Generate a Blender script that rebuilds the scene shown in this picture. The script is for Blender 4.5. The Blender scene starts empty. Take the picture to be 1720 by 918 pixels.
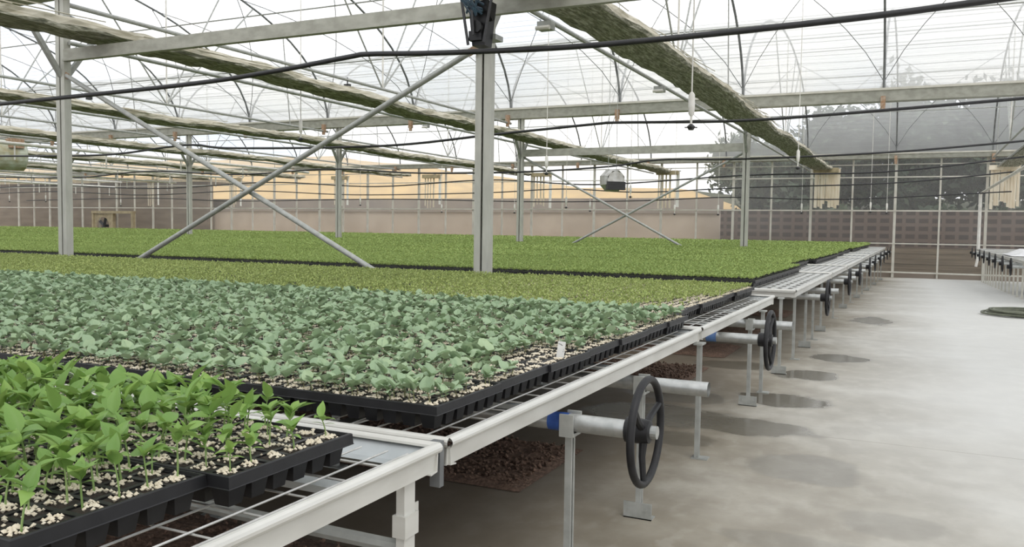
import bpy, math, random
import numpy as np
from mathutils import Vector, Matrix, Euler
R = random.Random(7)
NR = np.random.RandomState(11)
D2R = math.pi / 180
SC = bpy.context.scene
COL = SC.collection

# ------------------------------------------------------------------ camera
F_PX, YAW, PITCH, ROLL = 1408.1, 25.70 * D2R, 3.19 * D2R, 0.79 * D2R
cy, sy = math.cos(YAW), math.sin(YAW)
fw = Vector((-sy * math.cos(PITCH), cy * math.cos(PITCH), -math.sin(PITCH)))
rt = Vector((cy, sy, 0))
up = rt.cross(fw)
r2 = rt * math.cos(ROLL) + up * math.sin(ROLL)
u2 = -rt * math.sin(ROLL) + up * math.cos(ROLL)
cam_d = bpy.data.cameras.new('camera')
cam = bpy.data.objects.new('camera', cam_d)
COL.objects.link(cam)
m = Matrix((r2, u2, -fw)).transposed().to_4x4()
m.translation = Vector((0, 0, 1.5))
cam.matrix_world = m
cam_d.sensor_width = 36
cam_d.lens = F_PX / 1720 * 36
cam_d.clip_start = 0.05
cam_d.clip_end = 600
SC.camera = cam

# ------------------------------------------------------------------ exposure, world
SC.view_settings.view_transform = 'Standard'
SC.view_settings.look = 'None'
SC.view_settings.gamma = 1
SC.view_settings.exposure = 0.5
SC.view_settings.use_curve_mapping = False
W = bpy.data.worlds.new('overcast')
SC.world = W
W.use_nodes = True
nt = W.node_tree
nt.nodes.clear()
wo = nt.nodes.new('ShaderNodeOutputWorld')
bg = nt.nodes.new('ShaderNodeBackground')
tc = nt.nodes.new('ShaderNodeTexCoord')
mp = nt.nodes.new('ShaderNodeMapping')
mp.inputs['Scale'].default_value = (1.6, 1.6, 4.0)
nz = nt.nodes.new('ShaderNodeTexNoise')
nz.inputs['Scale'].default_value = 1.7
nz.inputs['Detail'].default_value = 5
cr = nt.nodes.new('ShaderNodeValToRGB')
cr.color_ramp.elements[0].position = 0.36
cr.color_ramp.elements[0].color = (0.56, 0.64, 0.76, 1)
cr.color_ramp.elements[1].position = 0.56
cr.color_ramp.elements[1].color = (1.0, 0.985, 0.965, 1)
nt.links.new(tc.outputs['Generated'], mp.inputs['Vector'])
nt.links.new(mp.outputs[0], nz.inputs['Vector'])
nt.links.new(nz.outputs['Fac'], cr.inputs[0])
nt.links.new(cr.outputs[0], bg.inputs['Color'])
bg.inputs['Strength'].default_value = 1.15
nt.links.new(bg.outputs[0], wo.inputs['Surface'])
sun_d = bpy.data.lights.new('sun', 'SUN')
sun_d.energy = 0.9
sun_d.angle = 0.6
sun_d.color = (1.0, 0.96, 0.9)
sun = bpy.data.objects.new('sun', sun_d)
sun.rotation_euler = Euler((0.55, 0.35, 0.3))
COL.objects.link(sun)


# ------------------------------------------------------------------ node helpers
def newmat(name):
    mt = bpy.data.materials.new(name)
    mt.use_nodes = True
    t = mt.node_tree
    t.nodes.clear()
    return mt, t, t.nodes.new('ShaderNodeOutputMaterial')


def lk(t, a, b):
    t.links.new(a, b)


def noise(t, scale, detail=3, coord='Object', vscale=None):
    tcn = t.nodes.new('ShaderNodeTexCoord')
    n = t.nodes.new('ShaderNodeTexNoise')
    n.inputs['Scale'].default_value = scale
    n.inputs['Detail'].default_value = detail
    src = tcn.outputs[coord]
    if vscale:
        mpn = t.nodes.new('ShaderNodeMapping')
        mpn.inputs['Scale'].default_value = vscale
        lk(t, src, mpn.inputs['Vector'])
        src = mpn.outputs[0]
    lk(t, src, n.inputs['Vector'])
    return n.outputs['Fac']


def ramp(t, src, stops):
    c = t.nodes.new('ShaderNodeValToRGB')
    e = c.color_ramp.elements
    while len(e) < len(stops):
        e.new(0.5)
    for i, (p, col) in enumerate(stops):
        e[i].position = p
        e[i].color = tuple(col) + (1,)
    lk(t, src, c.inputs[0])
    return c.outputs[0]


def mixc(t, fac, a, b):
    n = t.nodes.new('ShaderNodeMix')
    n.data_type = 'RGBA'
    if hasattr(fac, 'links') or not isinstance(fac, (int, float)):
        lk(t, fac, n.inputs[0])
    else:
        n.inputs[0].default_value = fac
    for i, v in ((6, a), (7, b)):
        if isinstance(v, tuple):
            n.inputs[i].default_value = v + (1,) if len(v) == 3 else v
        else:
            lk(t, v, n.inputs[i])
    return n.outputs[2]


def math_n(t, op, a, b=0.0, c=None):
    n = t.nodes.new('ShaderNodeMath')
    n.operation = op
    for i, v in enumerate((a, b) if c is None else (a, b, c)):
        if isinstance(v, (int, float)):
            n.inputs[i].default_value = v
        else:
            lk(t, v, n.inputs[i])
    return n.outputs[0]


def simple(name, c1, c2=None, scale=8, rough=0.6, metal=0.0, bump=0.0, detail=3, vscale=None, lo=0.35, hi=0.65, spec=0.5, bscale=None):
    mt, t, o = newmat(name)
    b = t.nodes.new('ShaderNodeBsdfPrincipled')
    b.inputs['Roughness'].default_value = rough
    b.inputs['Metallic'].default_value = metal
    b.inputs['Specular IOR Level'].default_value = spec
    f = noise(t, scale, detail, vscale=vscale)
    lk(t, ramp(t, f, [(lo, c1), (hi, c2 or tuple(x * 0.8 for x in c1))]), b.inputs['Base Color'])
    if bump:
        bn = t.nodes.new('ShaderNodeBump')
        bn.inputs['Strength'].default_value = bump
        bn.inputs['Distance'].default_value = 0.01
        lk(t, noise(t, bscale or scale * 3, 4, vscale=vscale), bn.inputs['Height'])
        lk(t, bn.outputs[0], b.inputs['Normal'])
    lk(t, b.outputs[0], o.inputs['Surface'])
    return mt


def leafmat(name, c1, c2, c3=None, trans=0.35, rough=0.5, perobj=0.5, tcol=None):
    mt, t, o = newmat(name)
    b = t.nodes.new('ShaderNodeBsdfPrincipled')
    b.inputs['Roughness'].default_value = rough
    b.inputs['Specular IOR Level'].default_value = 0.35
    f = noise(t, 9 if perobj < 1 else 30, 3)
    oi = t.nodes.new('ShaderNodeObjectInfo')
    geo = t.nodes.new('ShaderNodeNewGeometry')
    f2 = math_n(t, 'ADD', math_n(t, 'MULTIPLY', geo.outputs['Random Per Island'], 0.6), math_n(t, 'MULTIPLY', f, 0.4))
    f2 = math_n(t, 'ADD', math_n(t, 'MULTIPLY', oi.outputs['Random'], 0.35), math_n(t, 'MULTIPLY', f2, 0.65))
    stops = [(0.2, c1), (0.75, c2)]
    if c3:
        stops = [(0.2, c1), (0.55, c2), (0.85, c3)]
    col = ramp(t, f2, stops)
    lk(t, col, b.inputs['Base Color'])
    tr = t.nodes.new('ShaderNodeBsdfTranslucent')
    lk(t, mixc(t, 0.5, col, tcol or tuple(min(1, x * 1.5) for x in c2)), tr.inputs['Color'])
    mx = t.nodes.new('ShaderNodeMixShader')
    mx.inputs[0].default_value = trans
    lk(t, b.outputs[0], mx.inputs[1])
    lk(t, tr.outputs[0], mx.inputs[2])
    lk(t, mx.outputs[0], o.inputs['Surface'])
    return mt


def film(name, clear, white, lines=None, gloss=0.04, dirt=None):
    """clear = share of straight-through light; the rest scatters"""
    mt, t, o = newmat(name)
    tp = t.nodes.new('ShaderNodeBsdfTransparent')
    tp.inputs['Color'].default_value = (0.97, 0.97, 0.965, 1)
    tl = t.nodes.new('ShaderNodeBsdfTranslucent')
    df = t.nodes.new('ShaderNodeBsdfDiffuse')
    tl.inputs['Color'].default_value = white + (1,)
    df.inputs['Color'].default_value = white + (1,)
    m1 = t.nodes.new('ShaderNodeMixShader')
    m1.inputs[0].default_value = 0.25
    lk(t, tl.outputs[0], m1.inputs[1])
    lk(t, df.outputs[0], m1.inputs[2])
    m2 = t.nodes.new('ShaderNodeMixShader')
    f = noise(t, 0.35, 4)
    fac = math_n(t, 'MULTIPLY_ADD', f, dirt or 0.25, 1 - clear - (dirt or 0.25) * 0.5)
    lk(t, fac, m2.inputs[0])
    lk(t, tp.outputs[0], m2.inputs[1])
    lk(t, m1.outputs[0], m2.inputs[2])
    last = m2.outputs[0]
    if lines:
        uv = t.nodes.new('ShaderNodeTexCoord')
        sp = t.nodes.new('ShaderNodeSeparateXYZ')
        lk(t, uv.outputs['UV'], sp.inputs[0])
        wob = noise(t, 0.8, 2, vscale=(0.3, 1, 1))
        v = math_n(t, 'ADD', sp.outputs[1], math_n(t, 'MULTIPLY', wob, 0.10))
        fr = math_n(t, 'FRACT', math_n(t, 'DIVIDE', v, lines))
        msk = math_n(t, 'LESS_THAN', fr, 0.10)
        msk = math_n(t, 'MULTIPLY', msk, 0.40)
        ld = t.nodes.new('ShaderNodeBsdfDiffuse')
        ld.inputs['Color'].default_value = (0.45, 0.46, 0.46, 1)
        m3 = t.nodes.new('ShaderNodeMixShader')
        lk(t, msk, m3.inputs[0])
        lk(t, last, m3.inputs[1])
        lk(t, ld.outputs[0], m3.inputs[2])
        last = m3.outputs[0]
    lk(t, last, o.inputs['Surface'])
    return mt


# ------------------------------------------------------------------ materials
M = {}
M['galv'] = simple('galvanised_steel', (0.42, 0.43, 0.41), (0.33, 0.34, 0.32), 14, 0.5, 0.35, bump=0.05)
M['post'] = simple('post_steel', (0.50, 0.50, 0.45), (0.42, 0.42, 0.375), 5, 0.5, 0.25, vscale=(2, 2, 0.6))
M['tie'] = simple('weathered_beam', (0.42, 0.42, 0.37), (0.32, 0.32, 0.275), 9, 0.6, 0.2, vscale=(0.6, 1, 1))
M['dark_steel'] = simple('rib_steel', (0.22, 0.23, 0.23), (0.15, 0.155, 0.16), 6, 0.5, 0.4)
M['white_pipe'] = simple('white_pipe', (0.75, 0.74, 0.70), (0.62, 0.60, 0.55), 5, 0.5)
M['alu'] = simple('aluminium_rail', (0.64, 0.635, 0.60), (0.56, 0.555, 0.52), 4, 0.38, 0.2, vscale=(1, 1, 4))
M['wire'] = simple('bench_wire', (0.62, 0.62, 0.60), (0.5, 0.5, 0.48), 30, 0.4, 0.4)
M['sheet'] = simple('bench_sheet', (0.50, 0.53, 0.54), (0.40, 0.43, 0.44), 7, 0.4, 0.3)
M['tube'] = simple('roller_tube', (0.50, 0.51, 0.50), (0.38, 0.39, 0.38), 20, 0.33, 0.65, bump=0.08)
M['blue'] = simple('blue_tape', (0.03, 0.09, 0.33), (0.02, 0.06, 0.24), 20, 0.5)
M['blue_pale'] = simple('faded_blue_tape', (0.10, 0.2, 0.42), (0.08, 0.15, 0.34), 20, 0.5)
M['black'] = simple('black_plastic', (0.018, 0.018, 0.02), (0.03, 0.03, 0.032), 25, 0.42, bump=0.1)
M['wheel'] = simple('wheel_plastic', (0.010, 0.010, 0.011), (0.016, 0.016, 0.018), 20, 0.5, bump=0.05, spec=0.35)
M['tray'] = simple('tray_plastic', (0.009, 0.009, 0.010), (0.016, 0.016, 0.018), 12, 0.42, bump=0.06, spec=0.35)
M['soil'] = simple('potting_mix', (0.018, 0.014, 0.011), (0.04, 0.03, 0.022), 90, 0.95, bump=0.5)
M['granule'] = simple('cream_granules', (0.74, 0.68, 0.55), (0.62, 0.54, 0.41), 60, 0.8)
M['hose'] = simple('black_hose', (0.014, 0.014, 0.016), (0.022, 0.022, 0.024), 10, 0.45)
M['coil'] = simple('coiled_hose', (0.16, 0.17, 0.12), (0.10, 0.11, 0.08), 10, 0.6)
M['rust'] = simple('rusty_iron', (0.30, 0.17, 0.09), (0.42, 0.32, 0.24), 18, 0.8)
M['rail_cream'] = simple('cream_rail', (0.60, 0.585, 0.52), (0.50, 0.48, 0.42), 3, 0.5)
M['tag'] = simple('white_tag', (0.75, 0.75, 0.72), (0.68, 0.68, 0.66), 30, 0.5)
M['ink'] = simple('ink', (0.12, 0.12, 0.13), (0.2, 0.2, 0.2), 30, 0.7)
M['strip'] = simple('cream_strip', (0.82, 0.75, 0.62), (0.70, 0.60, 0.45), 2.5, 0.6, vscale=(3, 3, 0.5))
M['strip_white'] = simple('white_strip', (0.88, 0.87, 0.83), (0.78, 0.76, 0.7), 2.5, 0.6)
M['silver'] = simple('silver_housing', (0.55, 0.55, 0.53), (0.35, 0.34, 0.31), 5, 0.35, 0.6)
M['plastic_heap'] = simple('white_sheeting', (0.82, 0.82, 0.83), (0.70, 0.70, 0.72), 3, 0.4, bump=0.3)
M['teal'] = simple('dark_teal_strap', (0.02, 0.06, 0.09), (0.015, 0.03, 0.05), 30, 0.5)
M['mulch'] = simple('red_brown_chips', (0.08, 0.05, 0.034), (0.19, 0.12, 0.085), 55, 0.95, bump=1.0, bscale=70)
M['crate'] = simple('old_timber', (0.42, 0.35, 0.22), (0.30, 0.25, 0.16), 4, 0.8)
M['greenish'] = simple('pale_green_drum', (0.55, 0.60, 0.52), (0.36, 0.33, 0.2), 3, 0.5)
M['pep'] = leafmat('pepper_leaf', (0.13, 0.25, 0.065), (0.21, 0.36, 0.09), (0.34, 0.50, 0.12), 0.30, 0.42, tcol=(0.34, 0.46, 0.12))
M['pstem'] = leafmat('pepper_stem', (0.20, 0.32, 0.10), (0.28, 0.38, 0.14), None, 0.15)
M['bra'] = leafmat('brassica_leaf', (0.22, 0.32, 0.19), (0.34, 0.46, 0.29), (0.46, 0.57, 0.34), 0.2, 0.5, tcol=(0.42, 0.50, 0.24))
M['bstem'] = leafmat('brassica_stem', (0.16, 0.13, 0.07), (0.24, 0.26, 0.12), None, 0.1)
M['let'] = leafmat('fine_leaf', (0.22, 0.30, 0.09), (0.37, 0.45, 0.15), (0.52, 0.57, 0.21), 0.3, 0.55, tcol=(0.45, 0.50, 0.18))
M['far'] = leafmat('carpet_leaf', (0.23, 0.34, 0.10), (0.37, 0.48, 0.15), (0.51, 0.60, 0.21), 0.3, 0.6, tcol=(0.42, 0.49, 0.16))
M['tree'] = leafmat('tree_leaf', (0.035, 0.055, 0.035), (0.07, 0.10, 0.06), (0.12, 0.15, 0.09), 0.2, 0.6)
M['bark'] = simple('bark', (0.16, 0.13, 0.10), (0.25, 0.21, 0.17), 6, 0.9)
M['wall_film'] = film('wall_film', 0.80, (0.80, 0.79, 0.76), None, dirt=0.22)
M['roof_film'] = film('roof_film', 0.62, (0.97, 0.97, 0.96), 0.21, dirt=0.12)

# shade bundle: mossy folded cloth, streaks along its length
mt, t, o = newmat('mossy_cloth')
b = t.nodes.new('ShaderNodeBsdfPrincipled')
b.inputs['Roughness'].default_value = 0.85
f = noise(t, 3.5, 6, vscale=(7, 0.8, 7))
f2 = noise(t, 14, 4, vscale=(3.5, 0.7, 3))
f = math_n(t, 'ADD', math_n(t, 'MULTIPLY', f, 0.6), math_n(t, 'MULTIPLY', f2, 0.4))
lk(t, ramp(t, f, [(0.36, (0.09, 0.092, 0.065)), (0.5, (0.22, 0.22, 0.16)), (0.60, (0.44, 0.43, 0.36))]), b.inputs['Base Color'])
bn = t.nodes.new('ShaderNodeBump')
bn.inputs['Strength'].default_value = 0.7
bn.inputs['Distance'].default_value = 0.03
lk(t, f, bn.inputs['Height'])
lk(t, bn.outputs[0], b.inputs['Normal'])
lk(t, b.outputs[0], o.inputs['Surface'])
M['moss'] = mt
M['cloth_edge'] = simple('cream_cloth_edge', (0.60, 0.57, 0.48), (0.36, 0.33, 0.24), 4, 0.85, vscale=(6, 0.5, 6), bump=0.3)

# concrete floor with puddles
mt, t, o = newmat('wet_concrete')
b = t.nodes.new('ShaderNodeBsdfPrincipled')
g = t.nodes.new('ShaderNodeNewGeometry')
sx = t.nodes.new('ShaderNodeSeparateXYZ')
lk(t, g.outputs['Position'], sx.inputs[0])
X, Y = sx.outputs[0], sx.outputs[1]
n1 = noise(t, 0.55, 5)
n2 = noise(t, 3.0, 6)
n3 = noise(t, 26, 4)
base = ramp(t, n1, [(0.34, (0.25, 0.22, 0.165)), (0.5, (0.34, 0.31, 0.25)), (0.64, (0.44, 0.415, 0.355))])
base = mixc(t, math_n(t, 'MULTIPLY', ramp(t, n2, [(0.42, (0, 0, 0)), (0.60, (1, 1, 1))]), 0.5), base, (0.19, 0.16, 0.115))
n4 = noise(t, 7.5, 6, vscale=(1, 0.6, 1))
base = mixc(t, math_n(t, 'MULTIPLY', ramp(t, n4, [(0.46, (0, 0, 0)), (0.66, (1, 1, 1))]), 0.20), base, (0.15, 0.13, 0.095))
base = mixc(t, math_n(t, 'MULTIPLY', ramp(t, n4, [(0.34, (1, 1, 1)), (0.46, (0, 0, 0))]), 0.22), base, (0.50, 0.48, 0.42))
base = mixc(t, math_n(t, 'MULTIPLY', ramp(t, n3, [(0.55, (0, 0, 0)), (0.75, (1, 1, 1))]), 0.25), base, (0.24, 0.22, 0.19))
# worn pale walkway down the aisle
wx = math_n(t, 'ADD', X, math_n(t, 'MULTIPLY', n1, 1.0))
wk = t.nodes.new('ShaderNodeMapRange')
wk.inputs[1].default_value = -0.9
wk.inputs[2].default_value = 1.1
lk(t, wx, wk.inputs[0])
wy = t.nodes.new('ShaderNodeMapRange')
wy.inputs[1].default_value = 3.5
wy.inputs[2].default_value = 9.0
lk(t, math_n(t, 'ADD', Y, math_n(t, 'MULTIPLY', n1, 3.0)), wy.inputs[0])
wk = math_n(t, 'MULTIPLY', wk.outputs[0], wy.outputs[0])
base = mixc(t, math_n(t, 'MULTIPLY', wk, 0.80), base, (0.60, 0.605, 0.59))
# soil-stained concrete under the benches
ub = t.nodes.new('ShaderNodeMapRange')
ub.inputs[1].default_value = -0.9
ub.inputs[2].default_value = -1.9
lk(t, math_n(t, 'ADD', X, math_n(t, 'MULTIPLY', n2, 0.5)), ub.inputs[0])
base = mixc(t, math_n(t, 'MULTIPLY', ub.outputs[0], 0.8), base, (0.13, 0.10, 0.07))
wet = None
pn = math_n(t, 'SUBTRACT', noise(t, 2.2, 5), 0.5)
PUD = [(-0.60, 5.52, 0.36, 0.36, 0.55), (-1.22, 6.5, 0.62, 0.30, 0.9), (-1.02, 7.68, 0.44, 0.34, 1.0), (-0.95, 9.12, 0.34, 0.36, 1.0),
       (-0.78, 10.55, 0.36, 0.34, 0.95), (-0.62, 15.3, 0.36, 0.7, 0.8), (-0.05, 4.66, 0.26, 0.22, 0.35), (-1.8, 6.55, 0.7, 0.45, 0.8),
       (-1.55, 5.9, 0.3, 0.25, 0.6), (0.3, 3.95, 0.35, 0.25, 0.3), (-0.35, 4.15, 0.5, 0.15, 0.35), (-1.9, 7.4, 0.5, 0.3, 0.6), (-1.7, 9.4, 0.5, 0.3, 0.7)]
for (px, py, rx, ry, s) in PUD:
    dx = math_n(t, 'DIVIDE', math_n(t, 'SUBTRACT', X, px), rx)
    dy = math_n(t, 'DIVIDE', math_n(t, 'SUBTRACT', Y, py), ry)
    d = math_n(t, 'SQRT', math_n(t, 'ADD', math_n(t, 'MULTIPLY', dx, dx), math_n(t, 'MULTIPLY', dy, dy)))
    d = math_n(t, 'ADD', d, math_n(t, 'MULTIPLY', pn, 1.3))
    mr = t.nodes.new('ShaderNodeMapRange')
    mr.interpolation_type = 'SMOOTHSTEP'
    mr.inputs[1].default_value = 1.06
    mr.inputs[2].default_value = 0.80
    mr.inputs[3].default_value = 0
    mr.inputs[4].default_value = s
    lk(t, d, mr.inputs[0])
    wet = mr.outputs[0] if wet is None else math_n(t, 'MAXIMUM', wet, mr.outputs[0])
base = mixc(t, math_n(t, 'MULTIPLY', wet, 0.72), base, (0.11, 0.10, 0.08))
# saw-cut joints across the aisle
for jy in (6.45, 12.6, 19.0, 26.0):
    dj = math_n(t, 'ABSOLUTE', math_n(t, 'SUBTRACT', math_n(t, 'ADD', Y, math_n(t, 'MULTIPLY', n2, 0.03)), jy + 0.015))
    base = mixc(t, math_n(t, 'MULTIPLY', math_n(t, 'LESS_THAN', dj, 0.006), 0.5), base, (0.2, 0.18, 0.15))
lk(t, base, b.inputs['Base Color'])
rgh = math_n(t, 'SUBTRACT', 0.60, math_n(t, 'MULTIPLY', wet, 0.50))
lk(t, math_n(t, 'MAXIMUM', math_n(t, 'ADD', rgh, math_n(t, 'MULTIPLY', n2, 0.08)), 0.08), b.inputs['Roughness'])
bn = t.nodes.new('ShaderNodeBump')
bn.inputs['Distance'].default_value = 0.004
lk(t, math_n(t, 'MULTIPLY', math_n(t, 'SUBTRACT', 1.0, wet), 0.35), bn.inputs['Strength'])
lk(t, n3, bn.inputs['Height'])
lk(t, bn.outputs[0], b.inputs['Normal'])
lk(t, b.outputs[0], o.inputs['Surface'])
M['floor'] = mt

M['sand'] = simple('sandy_slope', (0.62, 0.44, 0.22), (0.50, 0.36, 0.19), 0.35, 0.95, detail=6)
M['beige_wall'] = simple('beige_render', (0.52, 0.44, 0.36), (0.42, 0.35, 0.28), 0.5, 0.9, detail=6)
M['grey_band'] = simple('grey_road_bank', (0.25, 0.21, 0.18), (0.34, 0.29, 0.24), 0.4, 0.95)
M['earth'] = simple('earth', (0.25, 0.2, 0.15), (0.33, 0.27, 0.2), 0.5, 0.95)
M['shed'] = simple('brown_shed_wall', (0.13, 0.105, 0.08), (0.2, 0.16, 0.12), 0.6, 0.9, vscale=(1, 1, 5))
M['planks'] = simple('plank_wall', (0.26, 0.20, 0.14), (0.17, 0.13, 0.09), 2.0, 0.9, vscale=(0.25, 1, 5))
M['hedge_soil'] = simple('grey_green_bank', (0.07, 0.08, 0.05), (0.13, 0.13, 0.09), 0.6, 0.95, detail=6)
mt, t, o = newmat('hollow_block_wall')
b = t.nodes.new('ShaderNodeBsdfPrincipled')
b.inputs['Roughness'].default_value = 0.9
tcn = t.nodes.new('ShaderNodeTexCoord')
mpn = t.nodes.new('ShaderNodeMapping')
mpn.inputs['Rotation'].default_value = (math.pi / 2, 0, 0)
lk(t, tcn.outputs['Object'], mpn.inputs[0])
bk = t.nodes.new('ShaderNodeTexBrick')
bk.offset = 0
bk.inputs['Scale'].default_value = 1
bk.inputs['Brick Width'].default_value = 0.56
bk.inputs['Row Height'].default_value = 0.37
bk.inputs['Mortar Size'].default_value = 0.10
bk.inputs['Mortar Smooth'].default_value = 0.4
bk.inputs['Color1'].default_value = (0.045, 0.03, 0.026, 1)
bk.inputs['Color2'].default_value = (0.06, 0.038, 0.03, 1)
bk.inputs['Mortar'].default_value = (0.14, 0.10, 0.08, 1)
lk(t, mpn.outputs[0], bk.inputs['Vector'])
lk(t, bk.outputs[0], b.inputs['Base Color'])
lk(t, b.outputs[0], o.inputs['Surface'])
M['blocks'] = mt


# ------------------------------------------------------------------ geometry helpers
class G:
    def __init__(s):
        s.v = []
        s.f = []
        s.mi = []
        s.k = 0

    def add(s, vs, fs):
        n = len(s.v)
        s.v.extend([tuple(p) for p in vs])
        s.f.extend([tuple(i + n for i in q) for q in fs])
        s.mi.extend([s.k] * len(fs))
        return s

    def box(s, c, d, rz=0, ry=0, rx=0):
        e = Euler((rx, ry, rz)).to_matrix()
        vs = [Vector(c) + e @ Vector((x * d[0] / 2, y * d[1] / 2, z * d[2] / 2)) for x in (-1, 1) for y in (-1, 1) for z in (-1, 1)]
        return s.add(vs, [(0, 1, 3, 2), (4, 6, 7, 5), (0, 4, 5, 1), (2, 3, 7, 6), (0, 2, 6, 4), (1, 5, 7, 3)])

    def bb(s, x0, x1, y0, y1, z0, z1):
        return s.box(((x0 + x1) / 2, (y0 + y1) / 2, (z0 + z1) / 2), (abs(x1 - x0), abs(y1 - y0), abs(z1 - z0)))

    def tube(s, pts, r, n=8, closed=False, caps=True):
        pts = [Vector(p) for p in pts]
        rs = r if isinstance(r, (list, tuple)) else [r] * len(pts)
        L = len(pts)
        vs = []
        prev = None
        for i, p in enumerate(pts):
            if closed:
                tg = (pts[(i + 1) % L] - pts[i - 1]).normalized()
            else:
                tg = (pts[min(i + 1, L - 1)] - pts[max(i - 1, 0)]).normalized()
            if prev is None:
                a = Vector((0, 0, 1)) if abs(tg.z) < 0.9 else Vector((1, 0, 0))
                u = tg.cross(a).normalized()
            else:
                u = (prev - tg * prev.dot(tg)).normalized()
            prev = u
            w = tg.cross(u)
            for j in range(n):
                an = 2 * math.pi * j / n
                vs.append(p + (u * math.cos(an) + w * math.sin(an)) * rs[i])
        fs = []
        for i in range(L if closed else L - 1):
            for j in range(n):
                a = i * n + j
                b_ = i * n + (j + 1) % n
                c = ((i + 1) % L) * n + (j + 1) % n
                d = ((i + 1) % L) * n + j
                fs.append((a, b_, c, d))
        if caps and not closed:
            fs.append(tuple(range(n - 1, -1, -1)))
            fs.append(tuple((L - 1) * n + j for j in range(n)))
        return s.add(vs, fs)

    def bar(s, a, b_, w, h=None):
        """rectangular bar from a to b"""
        a, b_ = Vector(a), Vector(b_)
        tg = (b_ - a).normalized()
        ref = Vector((0, 0, 1)) if abs(tg.z) < 0.95 else Vector((0, 1, 0))
        u = tg.cross(ref).normalized() * (w / 2)
        v = u.cross(tg).normalized() * ((h or w) / 2)
        vs = []
        for p in (a, b_):
            vs += [p - u - v, p + u - v, p + u + v, p - u + v]
        return s.add(vs, [(0, 1, 5, 4), (1, 2, 6, 5), (2, 3, 7, 6), (3, 0, 4, 7), (3, 2, 1, 0), (4, 5, 6, 7)])

    def extrude(s, prof, p0, p1, ux, uz, closed=False):
        """profile (a,b) pairs along ux,uz swept from p0 to p1"""
        n = len(prof)
        ux, uz = Vector(ux), Vector(uz)
        vs = []
        for p in (Vector(p0), Vector(p1)):
            vs += [p + ux * a + uz * b_ for a, b_ in prof]
        fs = [(i, (i + 1) % n, n + (i + 1) % n, n + i) for i in range(n if closed else n - 1)]
        if closed:
            fs += [tuple(range(n - 1, -1, -1)), tuple(range(n, 2 * n))]
        return s.add(vs, fs)

    def mesh(s, name, mats, smooth=False):
        me = bpy.data.meshes.new(name)
        me.from_pydata([tuple(p) for p in s.v], [], s.f)
        for mm in (mats if isinstance(mats, (list, tuple)) else [mats]):
            me.materials.append(mm)
        if len(me.materials) > 1:
            me.polygons.foreach_set('material_index', s.mi)
        if smooth:
            me.polygons.foreach_set('use_smooth', [True] * len(me.polygons))
            try:
                me.set_sharp_from_angle(angle=0.7)
            except Exception:
                pass
        me.update()
        return me

    def obj(s, name, mats, parent=None, loc=(0, 0, 0), smooth=False):
        return link(name, s.mesh(name, mats, smooth), parent, loc)


def link(name, me, parent=None, loc=(0, 0, 0)):
    ob = bpy.data.objects.new(name, me)
    COL.objects.link(ob)
    ob.parent = parent
    ob.location = loc
    return ob


def tag(ob, label=None, cat=None, group=None, kind=None):
    if label: ob['label'] = label
    if cat: ob['category'] = cat
    if group: ob['group'] = group
    if kind: ob['kind'] = kind
    return ob


def thing(name, label, cat, loc=(0, 0, 0), group=None, rz=0):
    e = bpy.data.objects.new(name, None)
    e.empty_display_size = 0.1
    COL.objects.link(e)
    e.location = loc
    e.rotation_euler = (0, 0, rz)
    return tag(e, label, cat, group)


def bigmesh(name, V, Fq, mat, idx=None, mats=None):
    """numpy mesh of quads"""
    me = bpy.data.meshes.new(name)
    nv, nf = len(V), len(Fq)
    me.vertices.add(nv)
    me.vertices.foreach_set('co', np.asarray(V, np.float32).ravel())
    me.loops.add(nf * 4)
    me.loops.foreach_set('vertex_index', np.asarray(Fq, np.int32).ravel())
    me.polygons.add(nf)
    me.polygons.foreach_set('loop_start', np.arange(nf, dtype=np.int32) * 4)
    for mm in (mats or [mat]):
        me.materials.append(mm)
    if idx is not None:
        me.polygons.foreach_set('material_index', np.asarray(idx, np.int32))
    me.update(calc_edges=True)
    me.validate()
    return me


def floor_z(y):
    return 0.0 if y < 17.5 else -(y - 17.5) / (42 - 17.5) * 0.57


PX = [-4.77 - 7.62 * k for k in range(-1, 8)]      # truss lines
YR = [9.1, 25.5, 42.0]                               # gutter lines
EAVE = {9.1: 5.25, 25.5: 5.25, 42.0: 4.95}


def roof_z(y, v):
    y0, y1 = (YR[v], YR[v + 1]) if v >= 0 else (-7.3, 9.1)
    c, h = (y0 + y1) / 2, (y1 - y0) / 2
    e0, e1 = EAVE.get(y0, 5.25), EAVE.get(y1, 5.25)
    k = (y - y0) / (y1 - y0)
    return e0 + (e1 - e0) * k + 3.9 * math.sqrt(max(0, 1 - ((y - c) / h) ** 2))


def arc_ys(v, n, a0=0.0, a1=math.pi):
    y0, y1 = (YR[v], YR[v + 1]) if v >= 0 else (-7.3, 9.1)
    c, h = (y0 + y1) / 2, (y1 - y0) / 2
    return [c - h * math.cos(a0 + (a1 - a0) * i / n) for i in range(n + 1)]


# ------------------------------------------------------------------ setting: floor, ceiling, far wall, ground
g = G()
ys = [-8, 0, 8, 17.5, 25, 33, 42]
g.add([(x, y, floor_z(y)) for y in ys for x in (-66, 12)], [(2 * i, 2 * i + 1, 2 * i + 3, 2 * i + 2) for i in range(len(ys) - 1)])
tag(g.obj('floor', M['floor']), 'pale grey concrete floor with wet dark puddles', kind='structure')


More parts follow.
